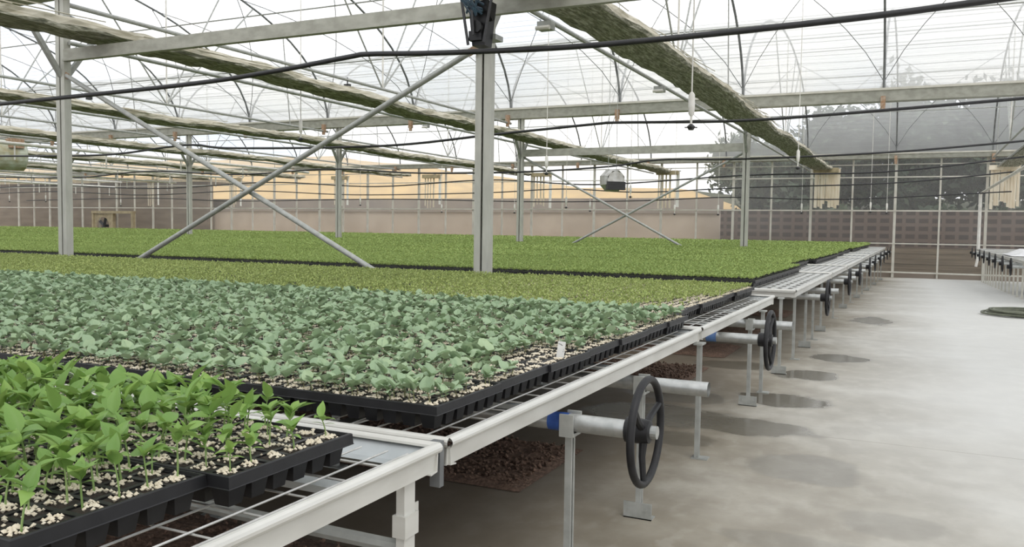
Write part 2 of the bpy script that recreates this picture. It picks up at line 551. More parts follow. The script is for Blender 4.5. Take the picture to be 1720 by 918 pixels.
def roof_sheet(v, name):
    yy = arc_ys(v, 40)
    vs, fs, L = [], [], 0
    uvs = []
    prev = None
    for y in yy:
        z = roof_z(y, v) + 0.06
        if prev: L += math.hypot(y - prev[0], z - prev[1])
        prev = (y, z)
        vs += [(-66, y, z), (12, y, z)]
        uvs += [L, L]
    for i in range(len(yy) - 1):
        fs.append((2 * i, 2 * i + 1, 2 * i + 3, 2 * i + 2))
    gg = G()
    gg.add(vs, fs)
    me = gg.mesh(name, M['roof_film'], True)
    uv = me.uv_layers.new(name='UVMap')
    for lp in me.loops:
        co = vs[lp.vertex_index]
        uv.data[lp.index].uv = (co[0], uvs[lp.vertex_index])
    return me


for v in (-1, 0, 1):
    c = link('ceiling', roof_sheet(v, 'roof_film'))
    tag(c, 'arched white plastic film roof with fine lines along it', kind='structure')
    if v < 0: continue
    y0, y1 = YR[v], YR[v + 1]
    for k in range(17):
        x = 2.85 - 3.81 * k
        G().tube([(x, y, roof_z(y, v)) for y in arc_ys(v, 26)], 0.035, 6).obj('arch_rib', M['dark_steel'], c)
        gw = G()
        for s in (-1, 1):
            for (ya, yb, yc) in ((y1, y1 - 2.2, y1 - 4.6),):
                pts = [(x + s * q * 3.81, y1 - 0.05 - (yc_ := 4.6 * q ** 1.25), 0) for q in np.linspace(0, 1, 9)]
                gw.tube([(p[0], p[1], roof_z(p[1], v) - 0.05) for p in pts], 0.011, 4)
        gw.obj('bracing_wire', M['dark_steel'], c)
    for dy in (1.15, 3.6, 6.4, 8.25, 11.0, 14.0):
        y = y1 - dy if v == 0 else y1 - dy * 0.9
        zz = roof_z(y, v) - 0.05
        G().tube([(-66, y, zz), (-40, y, zz - .03), (-20, y, zz), (12, y, zz)], 0.024, 6).obj('purlin', M['galv'], c)

# far wall: sheet, posts, rails
wl = G()
wl.add([(-66, 42, -0.6), (12, 42, -0.6), (12, 42, 4.95), (-66, 42, 4.95)], [(0, 1, 2, 3)])
wall = tag(wl.obj('wall_back', M['wall_film']), 'clear plastic film side wall at the far end of the aisle', kind='structure')
WP = [-0.93 - 1.811 * k for k in range(-3, 35)]
for i, x in enumerate(WP):
    w = 0.11 if i % 2 == 1 else 0.075
    G().bb(x - w / 2, x + w / 2, 41.88, 41.98, -0.57, 4.95).obj('wall_post', M['rail_cream'], wall)
for z, w in ((-0.32, 0.07), (0.98, 0.05), (2.46, 0.06), (3.98, 0.05), (4.82, 0.06), (4.55, 0.04)):
    G().bb(-66, 12, 41.84, 41.88, z - w / 2, z + w / 2).obj('wall_rail', M['rail_cream'], wall)
G().bb(-66, 12, 41.99, 42.1, -0.62, -0.36).obj('plinth', M['grey_band'], wall)

# outside ground
g = G()
xs = np.linspace(-160, 80, 49)
ysg = np.linspace(42.1, 190, 40)
def ground_z(x, y):
    # sandy slope behind the middle of the wall, grassy rise on the right
    left = 1 / (1 + math.exp(max(-60, min(60, (x + 9.0 + (y - 46) * 0.23) / 1.2))))
    far = max(0.0, y - 46.0)
    zl = min(5.0 + 3.6 * min(1, max(0, (-x - 38) / 12)), far * 0.5) if far > 0 else 0
    zr = min(4.5, max(0, (y - 50.5)) * 0.3)
    k = 1 - left
    return -0.6 + (1 - k) * (zl + 0.0) + k * zr + 0.15 * math.sin(x * 0.7 + y * 0.3)
vs = [(x, y, ground_z(x, y) if y > 44 else -0.6) for y in ysg for x in xs]
nx = len(xs)
fs = [(j * nx + i, j * nx + i + 1, (j + 1) * nx + i + 1, (j + 1) * nx + i) for j in range(len(ysg) - 1) for i in range(nx - 1)]
g.add(vs, fs)
gr = g.mesh('hillside', [M['sand'], M['hedge_soil']], True)
for p in gr.polygons:
    cx, cyy = p.center.x, p.center.y
    p.material_index = 1 if cx > -9.3 - (cyy - 46) * 0.23 else 0
tag(link('hillside', gr), 'sandy slope rising behind the far plastic wall', kind='structure')
g = G().bb(-160, 80, -60, 42.3, -0.9, -0.75)
tag(g.obj('outside_ground', M['earth']), 'earth outside the greenhouse', kind='structure')

w = G().bb(-52, -9.5, 45.2, 45.5, -0.7, 2.35)
w.k = 1
w.bb(-52, -9.5, 45.1, 45.55, 2.35, 2.5)
tag(w.obj('garden_wall', [M['beige_wall'], M['grey_band']]), 'long low beige wall outside behind the plastic sheeting', 'wall')
w = G().bb(-52, -10, 47.0, 48.5, -0.7, 3.25)
tag(w.obj('road_bank', M['grey_band']), 'grey brown bank above the low beige wall outside', 'bank')
w = G().bb(-92, -45.5, 44.5, 45.0, -0.7, 4.4)
w.k = 1
w.bb(-92.2, -45.3, 44.2, 50, 4.4, 4.6)
tag(w.obj('storage_shed', [M['shed'], M['crate']]), 'dark brown shed wall outside behind the left of the greenhouse', 'shed')
w = G()
w.bb(-9.2, 16, 44.0, 44.35, 0.75, 2.55)
wm = w.obj('block_wall', M['blocks'])
tag(wm, 'brown wall of hollow blocks with rows of dark holes behind plastic', 'wall')
w = G()
for i in range(5):
    z = -0.5 + i * 0.25
    w.bb(-9.2, 16, 43.85 + 0.02 * (i % 2), 43.95, z, z + 0.24)
tag(w.obj('plank_fence', M['planks']), 'low brown plank fence under the hollow block wall', 'fence')


# ------------------------------------------------------------------ trees outside on the right
def crown(n, rx, ry, rz, size, seed):
    rs = np.random.RandomState(seed)
    nc = 26
    cc = rs.normal(size=(nc, 3))
    cc /= np.linalg.norm(cc, axis=1)[:, None]
    cc *= rs.uniform(0.35, 0.85, nc)[:, None]
    P = cc[rs.randint(0, nc, n)] + rs.normal(size=(n, 3)) * 0.17
    P *= np.array([rx, ry, rz])
    a = rs.normal(size=(n, 3)); a /= np.linalg.norm(a, axis=1)[:, None]
    b2 = rs.normal(size=(n, 3)); b2 = np.cross(a, b2); b2 /= np.linalg.norm(b2, axis=1)[:, None]
    s = size * rs.uniform(0.6, 1.3, n)[:, None]
    V = np.stack([P - a * s, P + b2 * s * 0.5, P + a * s, P - b2 * s * 0.5], 1).reshape(-1, 3)
    return bigmesh('foliage', V, np.arange(4 * n).reshape(-1, 4), M['tree'])


TREES = [(-8.4, 56, 6.0, 2.6, 'leftmost dark bushy tree outside beyond the far wall, thin against the sky'),
         (-4.6, 60, 8.5, 3.2, 'tall grey green tree outside left of the wide aisle'),
         (-0.2, 59, 10.0, 3.8, 'tallest dense tree outside behind the wall posts of the aisle'),
         (4.6, 57, 9.5, 3.6, 'dark dense tree outside straight above the far aisle end'),
         (9.0, 60, 10.5, 4.2, 'rightmost dark tree outside behind the right hand bench'),
         (-12.5, 66, 6.0, 3.0, 'small pale far tree outside standing on the sandy slope edge'),
         (-7.4, 50.5, 3.0, 2.1, 'round dark shrub outside between sandy slope and block wall'),
         (-3.6, 50, 3.6, 2.1, 'dark shrub outside just above the hollow block wall, left one'),
         (0.6, 50, 3.4, 2.1, 'dark shrub outside above the hollow block wall, behind the aisle end'),
         (4.8, 50, 3.6, 2.1, 'dark shrub outside above the hollow block wall at the right')]
for i, (x, y, h, r, lab) in enumerate(TREES):
    gz = ground_z(x, y) if y > 46 else -0.6
    e = thing('tree' if h > 5 else 'shrub', lab, 'tree' if h > 5 else 'shrub', (x, y, gz - 0.1))
    tk = G().tube([(0, 0, 0), (0.1, 0, h * 0.4), (-0.1, 0.1, h * 0.75)], [0.22, 0.16, 0.06], 8)
    for q in range(6):
        an = q * 1.05
        tk.tube([(0, 0, h * (0.3 + 0.06 * q)), (math.cos(an) * r * 0.5, math.sin(an) * r * 0.5, h * (0.5 + 0.06 * q))], [0.08, 0.03], 5)
    tk.obj('trunk', M['bark'], e)
    f = link('foliage', crown(11000 if i != 5 else 2500, r, r, h * 0.47, 0.27, 40 + i), e, (0, 0, h * 0.50))

# ------------------------------------------------------------------ mulch beds
for i, (ya, yb, lab) in enumerate(((0.9, 3.12, 'red brown mulch bed under the nearest bench'), (4.22, 5.25, 'red brown mulch bed behind the first hand wheel leg'),
                                  (7.95, 9.05, 'mulch bed under the middle bench before the second hand wheel'), (9.85, 10.95, 'mulch bed beyond the second hand wheel'),
                                  (12.1, 13.3, 'farther narrow mulch bed under the first far bench'), (15.0, 16.2, 'small far strip of mulch under the rear benches'))):
    n, mm = 150, 34
    x0, x1 = -9.0, -1.97
    vs = []
    for a in range(mm + 1):
        for c in range(n + 1):
            x = x0 + (x1 - x0) * c / n
            y = ya + (yb - ya) * a / mm
            e = min(1, min(a, mm - a) / 2, (n - c) / 2)
            vs.append((x, y, 0.004 + e * (0.012 + R.random() * 0.022)))
    g = G().add(vs, [(a * (n + 1) + c, a * (n + 1) + c + 1, (a + 1) * (n + 1) + c + 1, (a + 1) * (n + 1) + c) for a in range(mm) for c in range(n)])
    if i < 3:
        for q in range(900):
            x, y = R.uniform(x1 - 1.6, x1 - 0.03), R.uniform(ya + 0.03, yb - 0.03)
            s = R.uniform(0.006, 0.016)
            g.box((x, y, 0.035), (s * 2, s, s), R.random() * 3, R.random(), R.random())
    ob = g.obj('mulch_bed', M['mulch'])
    tag(ob, lab, 'mulch', 'mulch beds under the benches', 'stuff')

# ------------------------------------------------------------------ steel posts, ties, braces, gutters
ORD = ['first', 'second', 'third', 'fourth', 'fifth', 'sixth', 'seventh', 'eighth', 'ninth']


def steel_post(x, y, h, lab, struts=True):
    e = thing('steel_post', lab, 'post', (x, y, floor_z(y)), 'steel posts of the greenhouse')
    hz = h - floor_z(y)
    g = G()
    # open C section facing the camera side
    prof = [(-0.10, -0.05), (0.10, -0.05), (0.10, 0.07), (0.014, 0.07), (0.014, 0.055), (0.085, 0.055), (0.085, -0.035), (-0.085, -0.035), (-0.085, 0.055), (-0.014, 0.055), (-0.014, 0.07), (-0.10, 0.07)]
    g.extrude([(a, -b_) for a, b_ in prof][::-1], (0, 0, 0), (0, 0, hz), (1, 0, 0), (0, 1, 0), True)
    g.obj('column', M['post'], e)
    G().bb(-0.14, 0.14, -0.12, 0.12, 0, 0.015).obj('foot_plate', M['galv'], e)
    if struts:
        for s in (-1, 1):
            G().bar((0, s * 0.05, 3.80 - floor_z(y)), (0.02, s * 0.68, 4.68 - floor_z(y)), 0.07).obj('strut', M['galv'], e)
    return e


steel_post(-4.77, 9.1, 5.2, 'tall grey steel post in the middle, black motor at its top')
steel_post(-12.39, 9.1, 5.2, 'grey steel post nearest the left edge, beam and brace bolted to it')
steel_post(2.85, 9.1, 5.2, 'grey steel post right of the camera in the near row')
for x, lab in ((-4.62, 'grey steel post behind the far benches, right one of the far braced pair'), (-12.0, 'grey steel post behind the tall middle post, left one of the far braced pair'),
               (-19.5, 'far row steel post between the crossing near braces'), (-27.1, 'far row steel post left of the crossing near braces'),
               (-34.7, 'far row steel post close behind the left near post')):
    steel_post(x, 25.5, 5.2, lab)
steel_post(1.98, 18.0, 2.75, 'short grey steel post at the right edge beside the coiled hose', False)

e = G().bb(-12.29, -4.87, 9.02, 9.10, 4.02, 4.21)
e.bb(-12.29, -4.87, 9.0, 9.02, 4.02, 4.06)
tag(e.obj('tie_beam', M['tie']), 'thick weathered beam between the two near steel posts', 'beam')
e = G().bb(-4.67, 2.75, 9.02, 9.10, 4.02, 4.21)
tag(e.obj('tie_beam', M['tie']), 'thick weathered beam running right from the tall middle post', 'beam')
e = G().bb(-11.9, -4.72, 25.42, 25.50, 3.83, 4.06)
tag(e.obj('tie_beam', M['tie']), 'pale beam between the two far braced posts', 'beam')


def brace(a, b_, r, lab):
    e = thing('brace', lab, 'brace', a)
    a, b_ = Vector(a), Vector(b_)
    d = b_ - a
    G().tube([(0, 0, 0), d], r, 12).obj('tube', M['galv'], e, smooth=True)
    n = d.normalized()
    for p in (Vector((0, 0, 0)), d):
        s = 1 if p.length < 0.1 else -1
        G().bar(p - n * s * 0.10, p + n * s * 0.05, 0.015, 0.09).obj('bolted_lug', M['rust'], e)


brace((-4.90, 8.98, 3.60), (-10.75, 8.98, 0.86), 0.036, 'round steel brace falling left from the tall middle post')
brace((-12.27, 9.06, 3.80), (-6.30, 9.06, 0.88), 0.036, 'round steel brace falling right from the left near post')
brace((-11.9, 25.57, 3.80), (-6.0, 25.57, 0.7), 0.036, 'thin far brace falling right behind the silver fan')
brace((-4.72, 25.66, 3.80), (-10.7, 25.66, 0.7), 0.036, 'thin far brace falling left from the right far post')

for y, z, h, lab in ((25.5, 5.25, 0.34, 'long roof gutter above the second row of posts'), (41.7, 4.92, 0.24, 'farthest roof gutter above the plastic side wall'), (9.1, 5.25, 0.34, 'near roof gutter over the two front posts')):
    e = thing('roof_gutter', lab, 'gutter', (0, y, z - h / 2))
    g = G()
    prof = [(-0.22, h), (-0.20, h), (-0.16, 0.03), (0.16, 0.03), (0.2, h), (0.22, h), (0.18, 0), (-0.18, 0)]
    g.extrude(prof[::-1], (-66, 0, 0), (12, 0, 0), (0, 1, 0), (0, 0, 1), True)
    g.obj('channel', M['tie'], e)
    G().bb(-66, 12, -0.26, -0.21, h - 0.05, h + 0.01).obj('lip', M['rail_cream'], e)
    if y > 20:
        for k in range(17):
            x = 2.85 - 3.81 * k
            g = G()
            g.bb(x - 0.06, x + 0.06, -0.30, -0.18, -0.16, 0.12)
            g.tube([(x, -0.25, -0.26), (x, -0.25, -0.14)], 0.06, 8)
            g.obj('bracket', M['rust'], e)

# ------------------------------------------------------------------ trusses, shade bundles, strips
for k, x in enumerate(PX):
    for v in (0, 1):
        y0, y1 = YR[v], YR[v + 1]
        zc = 4.95 if v == 0 else 4.75
        yc = (y0 + y1) / 2 + 0.7
        e = thing('roof_truss', '%s arched truss line from the right in the %s vault' % (ORD[k], 'near' if v == 0 else 'far'), 'truss', (x, y0, zc), 'roof trusses')
        L = y1 - y0
        G().tube([(0, 0, 0), (0, L, 0)], 0.038, 8).obj('upper_chord', M['galv'], e)
        G().tube([(0.135, 0, 4.32 - zc), (0.135, L, 4.32 - zc)], 0.035, 8).obj('lower_chord', M['galv'], e)
        G().tube([(0, yc - y0, 0), (0, yc - y0, roof_z(yc, v) - zc)], 0.022, 6).obj('king_post', M['white_pipe'], e)
        for dy in (-3.4, 2.3, 3.6):
            G().tube([(0, yc - y0, 0), (0, yc - y0 + dy, roof_z(yc + dy, v) - zc)], 0.022, 6).obj('web', M['galv'], e)
        for dy in (5.4,):
            G().tube([(0, yc - y0 + dy, 0), (0, yc - y0 + dy * 0.93, roof_z(yc + dy * 0.93, v) - zc)], 0.018, 6).obj('web', M['galv'], e)


def shade_bundle(x, lab, wid, z=4.33, seed=0, y0=-2.0, y1=41.0, ragged=0.02):
    rs = random.Random(seed)
    e = thing('shade_curtain', lab, 'shade curtain', (x, y0, z), 'folded shade curtains under the trusses')
    L = y1 - y0
    n = 170
    prof = [(0.0, 0.02), (0.02, -0.02), (0.25, -0.045), (0.5, -0.03), (0.75, -0.045), (0.98, -0.03), (1.03, 0.02), (1.0, 0.10), (0.9, 0.15), (0.7, 0.17), (0.3, 0.15), (0.05, 0.1)]
    m_ = len(prof)
    vs = []
    ph = rs.random() * 6
    for i in range(n + 1):
        y = L * i / n
        sag = -0.035 * abs(math.sin(y * math.pi / 3.8 + ph)) - 0.03 * math.sin(y * 0.5 + ph)
        ww = wid * (1 + 0.05 * math.sin(y * 1.3 + ph))
        for j, (a, b_) in enumerate(prof):
            vs.append((a * ww + rs.uniform(-1, 1) * ragged, y, b_ * 1.0 + sag + rs.uniform(-1, 1) * ragged * 0.8))
    g = G()
    n0 = 0
    fs_low, fs_up = [], []
    for i in range(n):
        for j in range(m_):
            q = (i * m_ + j, i * m_ + (j + 1) % m_, (i + 1) * m_ + (j + 1) % m_, (i + 1) * m_ + j)
            (fs_low if j in (0, 1, 2, 3, 4, 5, 11) else fs_up).append(q)
    fs_low.append(tuple(range(m_)))
    fs_low.append(tuple(n * m_ + j for j in range(m_))[::-1])
    g.add(vs, fs_low)
    g.obj('folded_cloth', M['moss'], e)
    g = G().add(vs, fs_up)
    for q in range(40):           # loose fringes along the upper edge
        y = rs.uniform(0, L - 2)
        g.tube([(wid * 1.02, y, 0.08), (wid * (1.04 + rs.random() * 0.05), y + rs.uniform(0.6, 1.8), 0.10 + rs.uniform(-0.07, 0.08))], 0.008, 4)
    g.obj('cloth_edge', M['cloth_edge'], e)
    return e


bl = [(3.02, 0.75, 'folded shade curtain at the right edge beyond the aisle'),
      (-4.40, 0.80, 'widest mossy folded shade curtain crossing the picture right of centre'),
      (-11.85, 0.75, 'long folded shade curtain running over the left near post'),
      (-19.30, 0.7, 'third folded shade curtain from the wide mossy one, thinner'),
      (-26.9, 0.65, 'fourth folded shade curtain counted from the wide mossy one'),
      (-34.55, 0.65, 'fifth folded shade curtain at far left, pale and ragged'),
      (-42.5, 0.65, 'farthest left folded shade curtain over the back benches')]
for i, (x, w_, lab) in enumerate(bl):
    shade_bundle(x, lab, w_, seed=i + 3, y0=(20 if i == 0 else -2.0), ragged=0.018 if i < 2 else 0.03)

ST = [(2.72, 'right edge, beside the white pipe'), (-4.35, 'right of the far post, under the wide mossy curtain'), (-11.75, 'near the far crossing braces'),
      (-18.6, 'just right of the middle post'), (-25.4, 'left of the middle post'), (-31.8, 'between the near crossing braces'), (-40.2, 'left of the near crossing braces'),
      (-47.6, 'farthest left, orange tinted')]
for i, (x, wh) in enumerate(ST):
    e = thing('strip_curtain', 'cream hanging plastic strips, ' + wh, 'plastic strips', (x, 41.1, 4.36), 'hanging strips at the ends of the shade curtains')
    G().tube([(0.5, 0, 0.0), (0.5, 0.77, 0.19)], 0.02, 6).obj('arm', M['galv'], e)
    G().tube([(-0.1, 0, 0), (1.15, 0, 0)], 0.03, 6).obj('hanger', M['galv'], e)
    G().bb(-0.05, 1.05, -0.2, 0.1, -0.18, 0.02).obj('frayed_head', M['crate'] if i else M['strip'], e)
    nst = 9 if i in (0, 1) else 6
    for q in range(nst):
        xx = 0.02 + q * 1.1 / nst
        if i > 1 and q == 4: continue
        wd = (0.13 if i in (0, 1) else 0.10) * R.uniform(0.75, 1.1)
        if i > 1 and q == nst - 1: wd = 0.17
        bot = -1.66 - R.uniform(0, 0.22) + (0.25 if q in (3, 4) and i < 2 else 0)
        g = G()
        lean = R.uniform(-0.03, 0.03)
        g.add([(xx, 0, 0), (xx + wd, -0.03, 0), (xx + wd + lean, -0.05, bot), (xx + lean, 0.0, bot + 0.02),
               (xx, 0.02, 0), (xx + wd, -0.01, 0), (xx + wd + lean, -0.03, bot), (xx + lean, 0.02, bot + 0.02)],
              [(0, 3, 2, 1), (4, 5, 6, 7), (0, 1, 5, 4), (1, 2, 6, 5), (2, 3, 7, 6), (3, 0, 4, 7)])
        g.obj('strip', M['strip_white'] if (i > 1 and q >= nst - 2) or i in (5,) and q % 2 else M['strip'], e)

# ------------------------------------------------------------------ black hoses
def smooth_path(pts, per=8):
    out = []
    P = [Vector(p) for p in pts]
    for i in range(len(P) - 1):
        a, b_, c, d = P[max(i - 1, 0)], P[i], P[i + 1], P[min(i + 2, len(P) - 1)]
        for q in range(per):
            s = q / per
            out.append(0.5 * ((2 * b_) + (c - a) * s + (2 * a - 5 * b_ + 4 * c - d) * s * s + (3 * b_ - a - 3 * c + d) * s ** 3))
    out.append(P[-1])
    return out


HO = [(7.2, 0.026, [(-12.5, 3.02), (-11.09, 3.04), (-7.81, 3.09), (-6.47, 3.15), (-5.4, 3.235), (-5.1, 3.245), (-4.2, 3.19), (-2.66, 3.14), (-0.66, 3.17), (0.64, 3.23), (2.0, 3.32)],
       'thick nearest black hose sagging across the whole width'),
      (15.0, 0.026, [(-25, 3.32), (-23.1, 3.27), (-19, 3.2), (-16.6, 3.34), (-15.7, 3.36), (-14.5, 3.25), (-10.36, 3.18), (-7.66, 3.33), (-5.52, 3.45), (-5.1, 3.46), (-3.0, 3.40), (-1.32, 3.44), (1.4, 3.56), (2.5, 3.62)],
       'second black hose, passing just below the gutter line'),
      (22.5, 0.026, [(-36, 3.3), (-30, 3.2), (-26, 3.38), (-21.6, 3.2), (-17.5, 3.32), (-14.2, 3.14), (-10.8, 3.11), (-7.9, 3.22), (-6.37, 3.38), (-4.13, 3.35), (-0.59, 3.44), (2.4, 3.64)],
       'third black hose, touching the top of the silver fan'),
      (30.0, 0.026, [(-50, 3.2), (-42, 3.35), (-34, 3.15), (-27, 3.38), (-21, 3.14), (-15.5, 3.36), (-11, 3.13), (-5.5, 3.40), (-1, 3.45), (2.9, 3.85)],
       'fourth black hose crossing behind the silver fan'),
      (36.0, 0.026, [(-58, 3.2), (-50, 3.35), (-42, 3.1), (-34, 3.3), (-26.5, 3.05), (-18.7, 3.12), (-14.8, 3.27), (-11, 3.1), (-6.6, 3.27), (-1, 3.4), (3.4, 3.8)],
       'fifth black hose low in front of the back wall'),
      (39.5, 0.026, [(-58, 2.9), (-46, 3.05), (-38, 2.85), (-27, 2.95), (-18, 2.8), (-12, 2.85), (-8, 3.0), (-3, 2.9), (3.4, 3.2)],
       'farthest black hose nearest the back wall')]
for y, r, pts, lab in HO:
    tag(G().tube(smooth_path([(a, y, b_) for a, b_ in pts]), r, 10).obj('water_hose', M['hose'], smooth=True), lab, 'hose', 'black hoses spanning the greenhouse')

# ------------------------------------------------------------------ sprinklers
SP = [(-2.47, 10, 2.70, 1.0, 'nearest white sprinkler hanging in front of the wide mossy curtain'), (-2.48, 20, 2.90, 1.0, 'white sprinkler hanging over the lower end of the wide mossy curtain'),
      (-11.69, 14, 3.25, 1.0, 'white sprinkler hanging left of the middle post'), (-7.81, 18, 2.73, .8, 'sprinkler dropper just right of the far braced post'),
      (-12.17, 30, 2.25, .8, 'sprinkler dropper left of the silver fan'), (-8.97, 28, 2.57, .8, 'sprinkler dropper right of the silver fan'),
      (-17.24, 36, 2.15, .7, 'small far sprinkler just right of the middle post'), (-13.43, 36, 2.25, .7, 'small far sprinkler below the silver fan, to its left'),
      (-9.52, 36, 2.12, .7, 'small far sprinkler beside the strips near the far braces'), (-7.64, 36, 2.12, .7, 'small far sprinkler left of the far right post'),
      (-4.5, 38, 2.25, .7, 'small far sprinkler left of the wide strip curtain'), (-1.77, 38, 2.3, .7, 'far sprinkler, left one of two above the aisle end'),
      (-1.15, 38, 2.26, .7, 'far sprinkler, right one of two above the aisle end'), (-50.96, 36, 2.7, .9, 'far sprinkler at left just before the left post'),
      (-54.63, 36, 2.7, .9, 'far sprinkler closest to the left picture edge'), (-46.44, 38, 2.5, .8, 'far sprinkler right of the left post'),
      (-26.15, 36, 2.5, .8, 'far sprinkler between middle post and its left neighbour'), (-22.42, 38, 2.2, .8, 'far sprinkler left of the middle post, low')]
for x, y, z, s, lab in SP:
    e = thing('sprinkler', lab, 'sprinkler', (x, y, z), 'hanging sprinklers')
    top = roof_z(y, 0 if 9.1 < y < 25.5 else 1) + 0.03 - z if y > 9.1 else 4.3 - z
    G().tube([(0, 0, 0.25), (0, 0, top)], 0.009, 6).obj('drop_tube', M['white_pipe'], e)
    G().tube([(0, 0, 0.14), (0, 0, 0.17), (0, 0, 0.27), (0, 0, 0.40), (0, 0, 0.43)], [0.014, 0.034, 0.04, 0.036, 0.014], 10).obj('weight', M['white_pipe'], e, smooth=True)
    G().tube([(0, 0, 0.05), (0, 0, 0.15)], 0.014, 8).obj('neck', M['white_pipe'], e)
    g = G().tube([(0, 0, -0.02), (0, 0, 0.02), (0, 0, 0.05)], [0.03, 0.05, 0.02], 10)
    for q in range(4):
        an = q * math.pi / 2 + 0.4
        g.box((math.cos(an) * 0.05, math.sin(an) * 0.05, 0.01), (0.05, 0.012, 0.012), an)
    g.obj('nozzle', M['black'], e)

# white irrigation pipes hanging under the left trusses
for X_, ya, yb, z, lab in ((-27.9, 16, 34, 4.1, 'long white pipe under the roof at left, upper one'), (-35.4, 20, 36, 4.05, 'white pipe under the roof at left, second one down'),
                          (-42.6, 24, 39, 4.0, 'white pipe under the roof at left, third one down'), (-50.0, 28, 41, 4.2, 'lowest white pipe crossing the left post'),
                          (-47.0, 26, 38, 3.7, 'short white pipe hanging lowest at far left')):
    e = thing('white_pipe', lab, 'pipe', (X_, ya, z), 'white pipes at far left')
    G().tube([(0, 0, 0), (0, yb - ya, 0)], 0.06, 8).obj('pipe', M['white_pipe'], e)
    for q in range(5):
        yy = (yb - ya) * (q + 0.5) / 5
        G().tube([(0, yy, 0), (0, yy, 0.5)], 0.02, 5).obj('hanger', M['white_pipe'], e)
        G().tube([(0, yy + 0.8, 0), (0, yy + 0.8, -0.55)], 0.03, 5).obj('dropper', M['white_pipe'], e)

# ------------------------------------------------------------------ fans, motor, brackets
e = thing('circulation_fan', 'silver boxy circulation fan hanging above the far crops', 'fan', (-7.75, 22.5, 2.83), None, 0.75)
g = G()
ring = lambda r, y, n=8, off=0.3927: [(r * math.cos(off + 2 * math.pi * q / n), y, r * math.sin(off + 2 * math.pi * q / n)) for q in range(n)]
vs = ring(0.27, -0.27) + ring(0.33, -0.16) + ring(0.33, 0.16) + ring(0.27, 0.27)
g.add(vs, [(i * 8 + j, i * 8 + (j + 1) % 8, (i + 1) * 8 + (j + 1) % 8, (i + 1) * 8 + j) for i in range(3) for j in range(8)])
g.obj('housing', M['silver'], e)
G().tube([(0, -0.275, 0), (0, -0.20, 0)], 0.262, 8).obj('end_cap', M['silver'], e)
g = G().bb(-0.27, 0.27, -0.31, -0.18, -0.27, -0.04)
for q in range(5):
    g.bb(-0.27, 0.27, -0.325, -0.31, -0.26 + q * 0.05, -0.24 + q * 0.05)
g.obj('grille', M['black'], e)
for s in (-1, 1):
    G().tube([(s * 0.12, 0, 0.3), (s * 0.12, 0, roof_z(22.5, 0) - 2.83)], 0.008, 4).obj('hanging_wire', M['galv'], e)
e = thing('drum_fan', 'large pale green drum fan hanging at the left picture edge', 'fan', (-30.6, 20.2, 3.9), None, -0.35)
g = G()
vs = ring(0.5, -0.5, 24) + ring(0.56, -0.45, 24) + ring(0.56, 0.45, 24) + ring(0.5, 0.5, 24)
g.add(vs, [(i * 24 + j, i * 24 + (j + 1) % 24, (i + 1) * 24 + (j + 1) % 24, (i + 1) * 24 + j) for i in range(3) for j in range(24)])
g.obj('drum', M['greenish'], e)
G().tube([(0, -0.4, 0), (0, 0.4, 0)], 0.49, 20).obj('dark_interior', M['black'], e)  # solid black core paints the shade inside the open drum
G().box((0.35, 0.1, 0.42), (0.5, 0.5, 0.35)).obj('rusty_bracket', M['rust'], e)
G().tube([(0, 0, 0.5), (0, 0, 1.0)], 0.02, 6).obj('hanger', M['galv'], e)

e = thing('drive_motor', 'black drive motor in dark straps on the tall middle post', 'motor', (-4.62, 8.72, 3.58))
g = G()
g.add([(-0.09, -0.08, 0), (0.07, -0.08, 0), (0.07, 0.10, 0), (-0.09, 0.10, 0), (-0.13, -0.11, 0.50), (0.12, -0.11, 0.50), (0.12, 0.12, 0.50), (-0.13, 0.12, 0.50)],
      [(3, 2, 1, 0), (4, 5, 6, 7), (0, 1, 5, 4), (1, 2, 6, 5), (2, 3, 7, 6), (3, 0, 4, 7)])
g.tube([(0, -0.1, 0.2), (0, -0.16, 0.2)], 0.07, 10)
g.bb(-0.11, 0.05, -0.13, -0.06, 0.05, 0.16)
g.tube([(-0.12, -0.02, 0.3), (0.14, -0.02, 0.34)], 0.06, 10)
g.obj('motor_body', M['tray'], e)
g = G()
for a, b_ in (((-0.11, -0.14, 0.0), (-0.22, -0.14, 0.62)), ((0.09, -0.14, 0.02), (0.21, -0.14, 0.62)), ((-0.02, -0.18, 0.1), (-0.06, -0.18, 0.6))):
    g.bar(a, b_, 0.03, 0.015)
g.obj('strap', M['black'], e)
g = G()
for q in range(14):
    x = R.uniform(-0.16, 0.16)
    g.tube(smooth_path([(x, -0.15, 0.62), (x + R.uniform(-.06, .06), -0.19, 0.5), (R.uniform(-0.15, 0.15), -0.17, R.uniform(0.3, 0.45))], 4), 0.014, 5)
g.obj('cable_bundle', M['teal'], e)
g = G().bb(-0.12, 0.12, 0.1, 0.3, 0.1, 0.16)
g.obj('mount', M['galv'], e)
for p, lab in (((-15.5, 25.16, 4.92), 'small pale bracket box hanging under the long gutter'), ((-4.64, 10.6, 4.20), 'small grey bracket under the wide mossy curtain, nearest'),
               ((-4.64, 16.2, 4.20), 'small grey bracket under the wide mossy curtain, farther one')):
    e = thing('bracket', lab, 'bracket', p)
    G().bb(-0.10, 0.10, -0.08, 0.08, -0.03, 0.08).obj('plate', M['galv'], e)
    G().tube([(-0.1, -0.11, -0.02), (0.1, -0.11, -0.02)], 0.03, 8).obj('roller', M['white_pipe'], e)
for x, y, z, lab in ((-12.37, 16.5, 4.82, 'little black clamp on a truss chord left of centre'), (-19.98, 15.4, 4.82, 'little black clamp on a truss chord beside the left post')):
    e = thing('clamp', lab, 'clamp', (x, y, z))
    G().bb(-0.07, 0.07, -0.05, 0.05, -0.1, 0.02).obj('jaw', M['black'], e)
    G().tube([(0, 0, 0), (0, 0, 0.18)], 0.015, 5).obj('bolt', M['black'], e)

